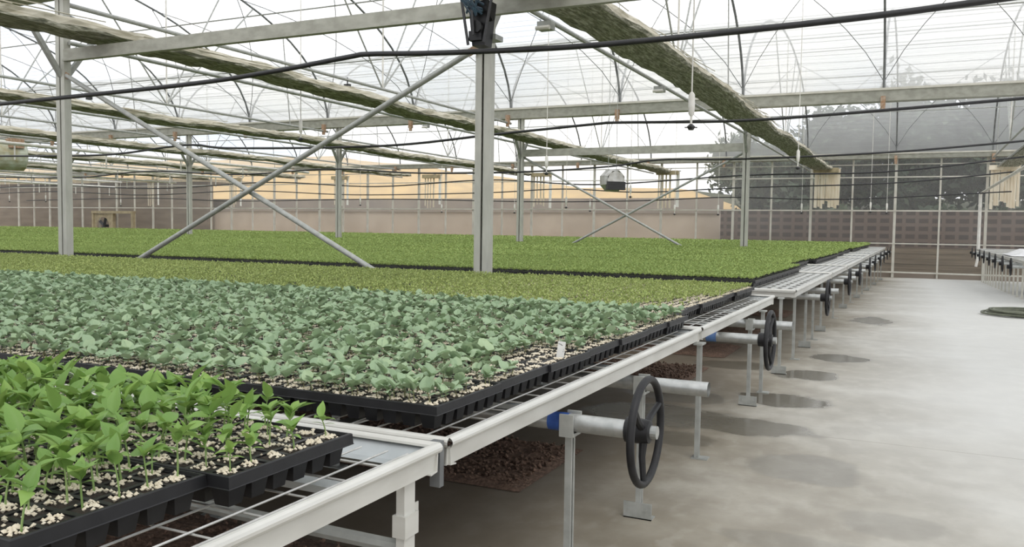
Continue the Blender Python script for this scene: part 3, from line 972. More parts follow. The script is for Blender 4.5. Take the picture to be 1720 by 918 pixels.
e = thing('exhaust_fan', 'timber framed fan opening in the back wall at far left', 'fan', (-51.5, 41.5, -0.57))
g = G()
g.bb(-2.1, 2.1, -0.15, 0.15, 2.62, 2.8)
for x in (-2.0, 0.0, 2.0):
    g.bb(x - 0.09, x + 0.09, -0.12, 0.12, 0, 2.62)
g.obj('frame', M['crate'], e)
g = G()
n = 24
vs = []
for q in range(n):
    a = 2 * math.pi * q / n
    vs.append((-1.0 + 0.62 * math.cos(a), -0.05, 1.75 + 0.62 * math.sin(a)))
for q in range(n):
    a = 2 * math.pi * q / n
    mx_ = max(abs(math.cos(a)), abs(math.sin(a)))
    vs.append((-1.0 + 0.9 * math.cos(a) / mx_, -0.05, 1.75 + 0.85 * math.sin(a) / mx_))
g.add(vs, [(q, (q + 1) % n, n + (q + 1) % n, n + q) for q in range(n)])
g.obj('opening_panel', M['crate'], e)
g = G()
for q in range(5):
    g.box((-1.0 + 0.3 * math.cos(q * 1.257), 0.05, 1.75 + 0.3 * math.sin(q * 1.257)), (0.55, 0.02, 0.2), 0, -q * 1.257, 0.4)
g.obj('blade', M['black'], e)

# ------------------------------------------------------------------ roller benches
def lip_profile():
    """rolled lip tube + face plate + inner foot; a = outward, b = up"""
    pts = []
    for q in range(11):
        an = math.radians(-95 + q * 27)
        pts.append((0.0165 * math.cos(an) - 0.004, 0.0165 * math.sin(an) - 0.0165))
    return pts


def rail(g, p0, p1, outward):
    up_ = (0, 0, 1)
    g.extrude(lip_profile(), p0, p1, outward, up_)
    g.extrude([(-0.006, -0.030), (-0.010, -0.088), (-0.045, -0.092), (-0.045, -0.088), (-0.014, -0.084), (-0.010, -0.030)], p0, p1, outward, up_, True)


def bench(y0, y1, x1, lab, xr=-1.262, near=True, mirror=False):
    e = thing('roller_bench', lab, 'bench', (xr, y0, 0.855), 'aluminium roller benches')
    W_, L = y1 - y0, abs(xr - x1)
    s = 1 if mirror else -1
    g = G(); rail(g, (0, 0.012, 0), (0, W_ - 0.012, 0), (-s, 0, 0)); g.obj('end_rail', M['alu'], e)
    g = G(); rail(g, (0, 0.012, 0), (s * L, 0.012, 0), (0, -1, 0)); g.obj('front_rail', M['alu'], e)
    g = G(); rail(g, (0, W_ - 0.012, 0), (s * L, W_ - 0.012, 0), (0, 1, 0)); g.obj('rear_rail', M['alu'], e)
    g = G()
    g.add([(s * 0.01, W_ - 0.02, -0.02), (s * L, W_ - 0.02, -0.02), (s * L, W_ - 0.075, -0.055), (s * 0.01, W_ - 0.075, -0.055), (s * L, W_ - 0.12, -0.055), (s * 0.01, W_ - 0.12, -0.055)],
          [(0, 1, 2, 3), (3, 2, 4, 5)])
    if near:
        for yy in np.arange(0.8, W_ - 0.3, 1.05):
            g.bb(s * 0.02, s * L, yy - 0.03, yy + 0.03, -0.075, -0.055)
        for xx in np.arange(0.6, L, 1.5):
            g.bb(s * xx - 0.03, s * xx + 0.03, 0.02, W_ - 0.02, -0.09, -0.076)
    g.obj('cross_support', M['sheet'], e)
    g = G()
    if near:
        for xx in [0.055, 0.125] + [0.22 + 0.1 * q for q in range(20)]:
            g.tube([(s * xx, 0.02, -0.022), (s * xx, W_ - 0.1, -0.022)], 0.0032, 5)
        for yy in np.arange(0.08, W_ - 0.08, 0.155):
            g.tube([(s * 0.02, yy, -0.028), (s * min(3.0, L), yy, -0.028)], 0.0032, 4)
    else:
        for xx in np.arange(0.06, min(L, 2.2), 0.12):
            g.bb(s * xx - 0.03, s * xx + 0.03, 0.03, W_ - 0.03, -0.03, -0.022)
        for yy in np.arange(0.06, W_ - 0.05, 0.35):
            g.bb(s * 0.02, s * min(L, 2.2), yy - 0.07, yy + 0.07, -0.034, -0.028)
    g.obj('wire_mesh', M['wire'], e)
    return e


BN = [(-1.10, 2.150, -16, 'nearest bench, with the tall bright green seedlings'), (2.185, 5.500, -18, 'second bench, carrying the blue green seedlings'),
      (5.525, 8.675, -22, 'third bench, carrying fine light green seedlings'), (9.60, 13.95, -58, 'first bench beyond the gap with the tall post'),
      (14.02, 17.18, -58, 'second bench beyond the gap with the tall post'), (17.26, 22.70, -58, 'third bench beyond the gap with the tall post'),
      (22.80, 25.30, -58, 'fourth bench beyond the gap with the tall post'), (25.72, 28.22, -58, 'narrow bench just behind the far row of posts'), (28.32, 33.40, -58, 'second farthest bench, near the back wall'), (33.50, 38.9, -58, 'farthest bench, right before the back wall')]
for i, (a, b_, x1, lab) in enumerate(BN):
    bench(a, b_, x1, lab, -1.262 if i < 3 else -1.17, near=i < 3)
e = thing('end_clip', 'small dark metal clip joining the first two bench ends', 'clip', (-1.27, 2.167, 0.80))
G().bb(-0.035, 0.0, -0.012, 0.012, -0.09, 0.05).obj('plate', M['dark_steel'], e)

# rollers (tube + hand wheel turn together), legs
def hand_wheel(e, x, rad=0.205, spin=0.3):
    n = 40
    w_ = bpy.data.objects.new('hand_wheel', None)
    COL.objects.link(w_)
    w_.parent = e
    w_.location = (x, 0, 0)
    w_['label'] = 'black hand wheel'
    G().tube([(0, rad * math.cos(2 * math.pi * q / n), rad * math.sin(2 * math.pi * q / n)) for q in range(n)], 0.0155, 10, closed=True).obj('rim', M['wheel'], w_, smooth=True)
    for q in range(3):
        an = spin + q * 2 * math.pi / 3
        c, s = math.cos(an), math.sin(an)
        G().tube([(-0.01, 0.03 * c, 0.03 * s), (-0.012, 0.1 * c, 0.1 * s), (0, rad * c, rad * s)], [0.018, 0.014, 0.012], 8).obj('spoke', M['wheel'], w_, smooth=True)
    G().tube([(-0.085, 0, 0), (-0.08, 0, 0), (-0.03, 0, 0), (0.015, 0, 0), (0.02, 0, 0)], [0.035, 0.05, 0.05, 0.045, 0.03], 18).obj('hub', M['wheel'], w_, smooth=True)
    G().tube([(0.01, 0, 0), (0.045, 0, 0)], 0.026, 14).obj('shaft_end', M['tube'], w_)


WH = [3.17, 6.27, 10.67, 14.29, 17.06, 20.65, 23.55, 27.0, 30.1, 33.5, 36.8]
for i, y in enumerate(WH):
    zc = 0.703
    e = thing('bench_roller', '%s roller tube from the camera ending in a black hand wheel' % (ORD + ['tenth', 'last'])[i], 'roller', (-0.965, y, zc), 'rollers with hand wheels under the benches')
    G().tube([(0, 0, 0), (-8 if i < 3 else -4, 0, 0)], 0.037, 18).obj('tube', M['tube'], e, smooth=True)
    if i < 2:
        bnd = G().tube([(-0.29 - i * 0.06, 0, 0), (-0.375 - i * 0.05, 0, 0)], 0.0385, 18).obj('tape_band', M['blue'] if i == 0 else M['blue_pale'], e, smooth=True)
        bnd['label'] = 'blue tape wrapped round the tube'
    hand_wheel(e, 0.035, 0.205, 0.42 + i * 0.5)
PT = [4.16, 7.30, 11.9, 15.4, 18.4, 21.9, 25.0, 28.4]
for i, y in enumerate(PT):
    e = thing('bench_roller', '%s plain roller tube from the camera, open ended without a wheel' % ORD[i], 'roller', (-0.905, y, 0.703), 'plain rollers under the benches')
    g = G().tube([(0, 0, 0), (-8 if i < 2 else -4, 0, 0)], 0.037, 18, caps=False)
    g.tube([(-0.001, 0, 0), (-0.3, 0, 0)], 0.033, 18, caps=False)
    g.obj('tube', M['tube'], e, smooth=True)
LG = [3.17, 4.16, 5.44, 7.30, 7.95, 9.09, 10.2, 11.33, 12.2, 13.3, 15.4, 17.57, 19.6, 21.8, 24.0, 26.3, 28.7, 31.2, 34.0, 37.0]
tubes = WH + PT
for i, y in enumerate(LG):
    zf = floor_z(y)
    on = any(abs(y - q) < 0.05 for q in tubes)
    h = (0.664 if on else 0.762) - zf
    if 8.8 < y < 9.5: h = 0.80 - zf
    nm = ['nearest', 'second', 'third', 'fourth', 'fifth', 'sixth', 'seventh', 'eighth', 'ninth', 'tenth', 'eleventh', 'twelfth', 'thirteenth', 'fourteenth', 'fifteenth', 'sixteenth', 'seventeenth', 'third from last', 'second from last', 'very last'][i]
    e = thing('bench_stand', '%s galvanised bench leg along the aisle, counted from the camera' % nm, 'stand', (-1.25, y, zf), 'bench stands along the aisle')
    g = G()
    g.extrude([(-0.021, -0.014), (0.021, -0.014), (0.021, 0.014), (0.008, 0.014), (0.008, 0.009), (0.016, 0.009), (0.016, -0.009), (-0.016, -0.009), (-0.016, 0.009), (-0.008, 0.009), (-0.008, 0.014), (-0.021, 0.014)],
              (0, 0, 0.0), (0, 0, h), (0, -1, 0), (1, 0, 0), True)
    g.obj('upright', M['galv'], e)
    if i % 2 == 1:
        g = G().bb(-0.075, 0.075, -0.03, -0.022, 0, 0.085)
        g.bb(-0.075, 0.075, -0.03, 0.04, 0, 0.006)
        g.tube([(-0.045, -0.036, 0.05), (-0.045, -0.028, 0.05)], 0.008, 6)
        g.tube([(0.045, -0.036, 0.05), (0.045, -0.028, 0.05)], 0.008, 6)
        g.obj('foot_bracket', M['galv'], e)
    else:
        G().bb(-0.03, 0.075, -0.045, 0.045, 0, 0.007).obj('foot_plate', M['galv'], e)
    g = G()
    if on:
        g.bb(-0.03, 0.03, -0.05, -0.039, h + 0.001, h + 0.08)
        g.bb(-0.03, 0.03, 0.039, 0.05, h + 0.001, h + 0.08)
        g.bb(-0.03, 0.03, -0.05, 0.05, h - 0.012, h + 0.001)
    else:
        g.bb(-0.03, 0.03, -0.05, 0.05, h - 0.012, h)
    g.obj('saddle', M['galv'], e)
# rear-line legs deeper under the first benches
for i, (x, y) in enumerate(((-3.2, 3.17), (-3.2, 4.16), (-3.2, 6.27), (-3.2, 7.3), (-5.2, 6.27), (-5.2, 7.3))):
    e = thing('bench_stand', ['inner bench leg in the shade below the blue green seedlings, front', 'inner bench leg in the shade below the blue green seedlings, back', 'inner leg under the third bench, front right',
                            'inner leg under the third bench, back right', 'inner leg under the third bench, front left', 'inner leg under the third bench, back left'][i], 'stand', (x, y, 0), 'inner bench stands')
    G().bb(-0.02, 0.02, -0.014, 0.014, 0, 0.664).obj('upright', M['galv'], e)
    G().bb(-0.06, 0.06, -0.045, 0.045, 0, 0.006).obj('foot_plate', M['galv'], e)
# white support post and clamp at the corner of the first bench
e = thing('bench_support', 'pale flat support leg with clamp under the nearest bench corner', 'stand', (-1.31, 2.03, 0))
G().bb(-0.014, 0.014, -0.028, 0.028, 0, 0.764).obj('upright', M['alu'], e)
g = G().bb(-0.022, 0.022, -0.036, 0.036, 0.60, 0.665)
g.bb(-0.004, 0.0, 0.03, 0.07, 0.60, 0.68)
g.tube([(0.0, 0.05, 0.635), (0.008, 0.05, 0.635)], 0.008, 8)
g.obj('clamp', M['alu'], e)
G().tube([(-0.02, 0, 0.56), (-3.0, 0, 0.56)], 0.022, 8).obj('cross_tube', M['galv'], e)
G().bb(-0.05, 0.05, -0.05, 0.05, 0, 0.006).obj('foot_plate', M['galv'], e)

# right-hand benches beyond the aisle
for i, (a, b_, lab) in enumerate(((22.4, 26.8, 'bench at the right edge, nearer one, half out of the picture'), (26.9, 31.3, 'bench at the right edge with white sheeting heaped on it'), (31.4, 35.8, 'bench at the right edge, farther one'), (35.9, 40.2, 'bench at the right edge, farthest one by the back wall'))):
    bench(a, b_, 9.5, lab, 2.35 - 0.02 * i, near=False, mirror=True)
    for q, yy in enumerate((a + 1.1, a + 3.3)):
        e = thing('bench_roller', '%s roller with small black wheel on the right hand benches' % ORD[i * 2 + q], 'roller', (2.12, yy, 0.70), 'rollers of the right hand benches')
        hand_wheel(e, -0.04, 0.205, 0.2 + q)
        G().tube([(0, 0, 0), (4, 0, 0)], 0.037, 12).obj('tube', M['tube'], e)
    for q in range(4):
        yy = a + 0.4 + q * 1.15
        zf = floor_z(yy)
        e = thing('bench_stand', '%s tan bench leg from the camera below the right hand benches' % (ORD + ['tenth', 'eleventh', 'twelfth', 'thirteenth', 'fourteenth', 'fifteenth', 'sixteenth'])[i * 4 + q], 'stand', (2.5, yy, zf), 'tan stands of the right hand benches')
        G().bb(-0.02, 0.02, -0.03, 0.03, 0, 0.76 - zf).obj('upright', M['rail_cream'], e)
        G().bb(-0.06, 0.06, -0.05, 0.05, 0, 0.008).obj('foot_plate', M['rail_cream'], e)
n, mm = 40, 30
vs = []
rs = np.random.RandomState(5)
for a in range(mm + 1):
    for c in range(n + 1):
        u, w_ = c / n, a / mm
        ed = min(1, 5 * min(u, 1 - u, w_, 1 - w_))
        z = ed * (0.16 + 0.13 * math.sin(u * 7 + w_ * 3) + 0.09 * math.sin(u * 15 - w_ * 9) + rs.uniform(-0.02, 0.02)) + 0.02
        vs.append((u * 3.2, w_ * 3.4, max(0.02, z)))
g = G().add(vs, [(a * (n + 1) + c, a * (n + 1) + c + 1, (a + 1) * (n + 1) + c + 1, (a + 1) * (n + 1) + c) for a in range(mm) for c in range(n)])
tag(g.obj('plastic_sheeting', M['plastic_heap'], None, (2.45, 27.4, 0.845), True), 'crumpled white plastic sheeting heaped on the right hand bench', 'sheeting')
g = G()
pts = []
for q in range(220):
    an = q * 0.2
    r = 0.62 - 0.14 * math.sin(q * 0.11) - 0.0004 * q
    pts.append((r * math.cos(an), r * math.sin(an), 0.02 + 0.017 * (q / 220 * 5) + 0.006 * math.sin(q * 0.5)))
g.tube(pts, 0.02, 7)
tag(g.obj('coiled_hose', M['coil'], None, (1.87, 17.85, 0), True), 'coil of grey green hose lying on the floor by the right post', 'hose')
e = thing('white_downpipe', 'white vertical drain pipe beside the post at the aisle end', 'pipe', (2.42, 41.4, 0.1))
G().tube([(0, 0, 0.35), (0, 0, 3.1)], 0.07, 10).obj('pipe', M['white_pipe'], e)
G().tube([(-0.06, 0, -0.05), (-0.02, 0, 0.2), (0, 0, 0.36)], 0.055, 10).obj('elbow', M['white_pipe'], e)
tag(G().tube([(2.42, 20, 3.2), (2.42, 41.3, 3.2)], 0.05, 10).obj('overhead_pipe', M['rail_cream'], smooth=True), 'pale overhead pipe slanting in from the right edge', 'pipe')

# ------------------------------------------------------------------ plug trays
PIT = 0.0735
NY, NX = 6, 12
TW, TL = NY * PIT + 0.018, NX * PIT + 0.018       # Y size, X size
TZ = 0.93


def tray_meshes():
    g = G()
    hx, hy = TL / 2, TW / 2
    o_, i_ = 0.0, 0.011
    # rim: outer lip, flange, inner drop (local top z = 0)
    def ringz(dx, z):
        return [(-hx + dx, -hy + dx, z), (hx - dx, -hy + dx, z), (hx - dx, hy - dx, z), (-hx + dx, hy - dx, z)]
    rings = [ringz(-0.004, -0.030), ringz(-0.002, -0.028), ringz(0.0, -0.002), ringz(0.003, 0.0), ringz(0.008, 0.0), ringz(0.010, -0.006)]
    vs = sum(rings, [])
    fs = []
    for k in range(len(rings) - 1):
        for j in range(4):
            fs.append((k * 4 + j, k * 4 + (j + 1) % 4, (k + 1) * 4 + (j + 1) % 4, (k + 1) * 4 + j))
    g.add(vs, fs)
    # deck grid around the cells + cups
    for a in range(NX):
        for c in range(NY):
            cx, cyy = (a - (NX - 1) / 2) * PIT, (c - (NY - 1) / 2) * PIT
            P, q = PIT / 2, 0.030
            z = -0.006
            zc = -0.011
            lv = [(cx - P, cyy - P, z), (cx + P, cyy - P, z), (cx + P, cyy + P, z), (cx - P, cyy + P, z),
                  (cx - q, cyy - q, z), (cx + q, cyy - q, z), (cx + q, cyy + q, z), (cx - q, cyy + q, z),
                  (cx - q, cyy - q, zc), (cx + q, cyy - q, zc), (cx + q, cyy + q, zc), (cx - q, cyy + q, zc)]
            lf = [(j, (j + 1) % 4, 4 + (j + 1) % 4, 4 + j) for j in range(4)] + [(4 + j, 4 + (j + 1) % 4, 8 + (j + 1) % 4, 8 + j) for j in range(4)]
            g.add(lv, lf)
            if a in (0, 1, NX - 2, NX - 1) or c in (0, 1, NY - 2, NY - 1):
                t_, b2 = 0.0325, 0.021
                lv = [(cx + s1 * t_, cyy + s2 * t_, -0.010) for s1, s2 in ((-1, -1), (1, -1), (1, 1), (-1, 1))]
                lv += [(cx + s1 * b2, cyy + s2 * b2, -0.080) for s1, s2 in ((-1, -1), (1, -1), (1, 1), (-1, 1))]
                g.add(lv, [(j, 4 + j, 4 + (j + 1) % 4, (j + 1) % 4) for j in range(4)] + [(4, 7, 6, 5)])
    body = g.mesh('tray_body', M['tray'])
    g = G()
    for a in range(NX):
        for c in range(NY):
            cx, cyy = (a - (NX - 1) / 2) * PIT, (c - (NY - 1) / 2) * PIT
            q = 0.0298
            lv = [(cx + q * (i - 1.5) / 1.5, cyy + q * (j - 1.5) / 1.5, -0.010 + (0.004 if 0 < i < 3 and 0 < j < 3 else 0) + R.uniform(-.001, .001)) for j in range(4) for i in range(4)]
            g.add(lv, [(j * 4 + i, j * 4 + i + 1, j * 4 + i + 5, j * 4 + i + 4) for j in range(3) for i in range(3)])
    soil = g.mesh('potting_mix', M['soil'])
    grs = []
    for seed, dens in ((1, 34), (2, 34), (3, 26)):
        rs_ = random.Random(seed)
        g = G()
        for a in range(NX):
            for c in range(NY):
                cx, cyy = (a - (NX - 1) / 2) * PIT, (c - (NY - 1) / 2) * PIT
                sh = (rs_.uniform(-0.006, 0.006), rs_.uniform(-0.006, 0.006))
                nn = int(dens * rs_.uniform(0.55, 1.15))
                for q in range(nn):
                    x = cx + sh[0] + rs_.gauss(0, 0.0135)
                    y = cyy + sh[1] + rs_.gauss(0, 0.0135)
                    x = min(max(x, cx - 0.029), cx + 0.029)
                    y = min(max(y, cyy - 0.029), cyy + 0.029)
                    s = rs_.uniform(0.003, 0.0062)
                    z = -0.006 + s * 0.6
                    th = rs_.random() * 3
                    c1, s1 = math.cos(th), math.sin(th)
                    lv = [(x, y, z + s * 0.9)] + [(x + s * 1.2 * (c1 * u - s1 * w_), y + s * (s1 * u + c1 * w_), z + rs_.uniform(-.3, .4) * s) for u, w_ in ((1, 0), (0, 1), (-1, 0), (0, -1))] + [(x, y, z - s)]
                    g.add(lv, [(0, 1, 2), (0, 2, 3), (0, 3, 4), (0, 4, 1), (5, 2, 1), (5, 3, 2), (5, 4, 3), (5, 1, 4)])
        grs.append(g.mesh('white_granules', M['granule']))
    return body, soil, grs


T_BODY, T_SOIL, T_GR = tray_meshes()


def tray(xr, y0, lab, group, granules=True, i=0, tilt=0.0):
    e = bpy.data.objects.new('plug_tray', None)
    e.empty_display_size = 0.1
    COL.objects.link(e)
    e.location = (xr - TL / 2, y0 + TW / 2, TZ)
    e.rotation_euler = (0, tilt, R.uniform(-0.004, 0.004))
    tag(e, lab, 'seedling tray', group)
    link('tray_body', T_BODY, e)
    link('potting_mix', T_SOIL, e)
    if granules:
        s = link('granules', T_GR[i % 3], e)
        s['kind'] = 'stuff'
    return e


def cells(xr, y0):
    return [(xr - TL / 2 + (a - (NX - 1) / 2) * PIT, y0 + TW / 2 + (c - (NY - 1) / 2) * PIT) for a in range(NX) for c in range(NY)]


TR1, TR2, TR3 = [], [], []
row_n = ['front', 'second', 'third', 'fourth', 'fifth', 'sixth', 'back']
for r, (y0, xr) in enumerate(((0.932, -1.435), (1.398, -1.372))):
    for k in range(3):
        x = xr - k * (TL + 0.004)
        TR1.append((x, y0))
        lab = ['nearest black seedling tray at the bottom left corner', 'black seedling tray left of the nearest one', 'front row black tray farthest left under tall seedlings',
               'black tray with tall seedlings closest to the end rail corner', 'middle tray in the back row under tall seedlings', 'back row black tray farthest left under tall seedlings'][r * 3 + k]
        tray(x, y0, lab, 'black plug trays with tall bright green seedlings', True, r * 3 + k)
for r in range(7):
    for k in range(8 if r > 3 else 6):
        y0 = 2.262 + r * 0.462
        x = -1.345 - k * (TL + 0.004) - (0.012 if r % 2 else 0) 
        if x < -1.62 * (y0 + TW) - 0.6: continue
        TR2.append((x, y0))
        tray(x, y0, 'black tray of blue green seedlings, %s row, %s from aisle' % (row_n[r], ORD[k]), 'black plug trays of blue green seedlings', True, r + k)
for r in range(7):
    for k in range(14):
        y0 = 5.48 + r * 0.455
        x = -1.455 - k * (TL + 0.004) - (0.02 if r % 3 == 1 else 0)
        if x < -1.62 * (y0 + TW) - 0.6: continue
        TR3.append((x, y0))
        tray(x, y0, 'black tray of fine light green seedlings, %s row, %s from aisle' % (row_n[r], (ORD + ['tenth', 'eleventh', 'twelfth', 'thirteenth', 'fourteenth'])[k]), 'black plug trays of fine light green seedlings', k < 3, r + k)
# far benches: visible front row and aisle-side column as trays, the rest as one field
FAR_X = {3: -1.62, 4: -1.85, 5: -1.75, 6: -1.80, 7: -1.85, 8: -1.80, 9: -1.8}
rest = []
for bi in range(3, 10):
    y0b, y1b = BN[bi][0] + 0.05, BN[bi][1] - 0.06
    nrow = int((y1b - y0b) / 0.462)
    off = (y1b - y0b - nrow * 0.462) / 2
    for r in range(nrow):
        y0 = y0b + off + r * 0.462
        k = 0
        while True:
            x = FAR_X[bi] - k * (TL + 0.004)
            if x < max(-57, -1.62 * (y0 + TW) - 0.8): break
            if (r == 0 and bi == 3) or k == 0:
                if bi == 3 and r == 0:
                    lab = 'black tray in the front row beyond the tall post, number %d from the aisle' % (k + 1)
                    lab = 'black tray on the dark front edge beyond the tall post, %s from aisle' % (ORD + ['tenth', 'eleventh', 'twelfth', 'thirteenth', 'fourteenth', 'fifteenth', 'sixteenth', 'seventeenth', 'eighteenth', 'nineteenth', 'twentieth'])[k]
                else:
                    lab = 'aisle side black tray, %s row of %s' % ((row_n[:6] + ['seventh', 'eighth', 'ninth', 'tenth', 'eleventh', 'twelfth'])[r] if r else 'front', BN[bi][3].split(',')[0])
                tray(x, y0, lab, 'black plug trays on the far benches', False)
            else:
                rest.append((x - TL / 2, y0 + TW / 2))
            k += 1
rest = np.array(rest)
hx, hy = TL / 2, TW / 2
base = np.array([(-hx, -hy, -0.03), (hx, -hy, -0.03), (hx, hy, -0.03), (-hx, hy, -0.03), (-hx, -hy, 0), (hx, -hy, 0), (hx, hy, 0), (-hx, hy, 0),
                 (-hx + .012, -hy + .012, -0.008), (hx - .012, -hy + .012, -0.008), (hx - .012, hy - .012, -0.008), (-hx + .012, hy - .012, -0.008),
                 (-hx + .03, -hy + .03, -0.08), (hx - .03, -hy + .03, -0.08), (hx - .03, hy - .03, -0.08), (-hx + .03, hy - .03, -0.08)])
bf = np.array([(0, 1, 5, 4), (1, 2, 6, 5), (2, 3, 7, 6), (3, 0, 4, 7), (4, 5, 9, 8), (5, 6, 10, 9), (6, 7, 11, 10), (7, 4, 8, 11), (8, 9, 10, 11),
               (0, 12, 13, 1), (1, 13, 14, 2), (2, 14, 15, 3), (3, 15, 12, 0), (12, 15, 14, 13)])
V = (base[None] + np.concatenate([rest, np.full((len(rest), 1), TZ)], 1)[:, None]).reshape(-1, 3)
Fq = (bf[None] + (np.arange(len(rest)) * 16)[:, None, None]).reshape(-1, 4)
tag(link('plug_trays', bigmesh('plug_trays', V, Fq, M['tray'])), 'remaining black plug trays hidden under the far seedlings', 'seedling trays', 'black plug trays on the far benches', 'stuff')

# ------------------------------------------------------------------ seedlings
def leaf_arrays(length, width, nx, ny, fold, droop, point=1.0, wav=0.0, seed=0):
    """leaf along +X from origin, lying in XY, bending down"""
    rs_ = random.Random(seed)
    V, Fq = [], []
    for i in range(nx + 1):
        u = i / nx
        wdt = width * (math.sin(math.pi * min(1, u ** 0.75)) ** (0.75 if point < 1 else 1.0)) * (1 - 0.25 * u * point) + 0.0006
        x = length * u * (1 - 0.12 * droop * u)
        zc = length * (0.10 * u - droop * 0.55 * u * u)
        for j in range(ny + 1):
            s = (j / ny - 0.5)
            V.append((x, s * wdt, zc + abs(s) * wdt * fold + wav * length * math.sin(u * 9 + seed) * abs(s)))
    for i in range(nx):
        for j in range(ny):
            a = i * (ny + 1) + j
            Fq.append((a, a + ny + 1, a + ny + 2, a + 1))
    return np.array(V), np.array(Fq)


def tf(V, rz, pitch, loc, s=1.0, roll=0.0):
    mm_ = np.array(Matrix.Rotation(rz, 3, 'Z') @ Matrix.Rotation(-pitch, 3, 'Y') @ Matrix.Rotation(roll, 3, 'X'))
    return (V * s) @ mm_.T + np.array(loc)


PLEAF = [leaf_arrays(0.056, 0.034, 7, 4, 0.35, 0.5, 1.0, 0.03, 1), leaf_arrays(0.050, 0.031, 7, 4, 0.25, 0.9, 1.0, 0.03, 2), leaf_arrays(0.060, 0.028, 7, 4, 0.5, 0.25, 1.0, 0.02, 3),
         leaf_arrays(0.040, 0.013, 6, 2, 0.2, 0.6, 0.6, 0.0, 4)]
BLEAF = [leaf_arrays(0.044, 0.038, 6, 4, 0.3, 0.45, 0.3, 0.05, 5), leaf_arrays(0.040, 0.034, 6, 4, 0.45, 0.15, 0.3, 0.05, 6), leaf_arrays(0.046, 0.034, 6, 4, 0.15, 0.8, 0.3, 0.06, 7),
         leaf_arrays(0.019, 0.017, 4, 2, 0.1, 0.3, 0.2, 0.0, 8)]


def to_mesh(name, V, Fq, mat, smooth=True):
    me = bigmesh(name, V, Fq, mat)
    if smooth:
        me.polygons.foreach_set('use_smooth', [True] * len(me.polygons))
    return me


PME = [to_mesh('leaf', V, Fq, M['pep']) for V, Fq in PLEAF]
BME = [to_mesh('leaf', V, Fq, M['bra']) for V, Fq in BLEAF]


def stem_mesh(h, lean, r, mat):
    g = G()
    pts = [(lean[0] * u * u, lean[1] * u * u, h * u) for u in (0, 0.25, 0.5, 0.75, 1.0)]
    g.tube(pts, [r * 1.15, r, r, r * 0.85, r * 0.7], 6)
    return g.mesh('stem', mat, True)


def pepper_variant(i):
    rs_ = random.Random(100 + i)
    h = rs_.uniform(0.050, 0.074)
    lean = (rs_.uniform(-0.012, 0.012), rs_.uniform(-0.012, 0.012))
    st = stem_mesh(h, lean, 0.0019, M['pstem'])
    lv = []
    a0 = rs_.random() * 6.28
    def at(u): return (lean[0] * u * u, lean[1] * u * u, h * u)
    for q in range(2):
        lv.append((3, a0 + q * math.pi + rs_.uniform(-.3, .3), rs_.uniform(0.1, 0.6), at(0.68), rs_.uniform(0.8, 1.05), 0.0))
    nt_ = rs_.choice((4, 5, 5, 6))
    for q in range(nt_):
        u = (1.0, 1.0, 0.93, 0.85, 0.78, 0.7)[q]
        lv.append((rs_.randint(0, 2), a0 + 1.57 + q * (math.pi if q == 1 else 2.3) + rs_.uniform(-.3, .3), rs_.uniform(0.05, 0.95) if q < 3 else rs_.uniform(0.7, 1.3), at(u), rs_.uniform(0.62, 1.08), rs_.uniform(-.4, .4)))
    return st, lv


def brassica_variant(i):
    rs_ = random.Random(300 + i)
    h = rs_.uniform(0.022, 0.036)
    lean = (rs_.uniform(-0.008, 0.008), rs_.uniform(-0.008, 0.008))
    st = stem_mesh(h, lean, 0.0016, M['bstem'])
    lv = []
    a0 = rs_.random() * 6.28
    def at(u): return (lean[0] * u * u, lean[1] * u * u, h * u)
    for q in range(2):
        lv.append((3, a0 + q * math.pi, rs_.uniform(0.0, 0.4), at(0.75), rs_.uniform(0.8, 1.1), 0.0))
    for q in range(rs_.choice((2, 3, 3, 4))):
        lv.append((rs_.randint(0, 2), a0 + 1.57 + q * 2.4 + rs_.uniform(-.4, .4), rs_.uniform(0.35, 1.15), at(1.0), rs_.uniform(0.7, 1.12), rs_.uniform(-.5, .5)))
    return st, lv


PV = [pepper_variant(i) for i in range(12)]
BV = [brassica_variant(i) for i in range(14)]


def plant(name, x, y, z, var, leafs, lab, cat, group, s):
    e = bpy.data.objects.new(name, None)
    e.empty_display_size = 0.02
    COL.objects.link(e)
    e.location = (x, y, z)
    e.rotation_euler = (R.uniform(-0.12, 0.12), R.uniform(-0.12, 0.12), R.random() * 6.28)
    e.scale = (s, s, s)
    tag(e, lab, cat, group)
    link('stem', var[0], e)
    for (li, rz, pitch, loc, sc, roll) in var[1]:
        o_ = bpy.data.objects.new('leaf', leafs[li])
        COL.objects.link(o_)
        o_.parent = e
        mm_ = Matrix.Translation(loc) @ (Matrix.Rotation(rz, 4, 'Z') @ Matrix.Rotation(-pitch, 4, 'Y') @ Matrix.Rotation(roll, 4, 'X')) @ Matrix.Scale(sc, 4)
        o_.matrix_local = mm_
    return e


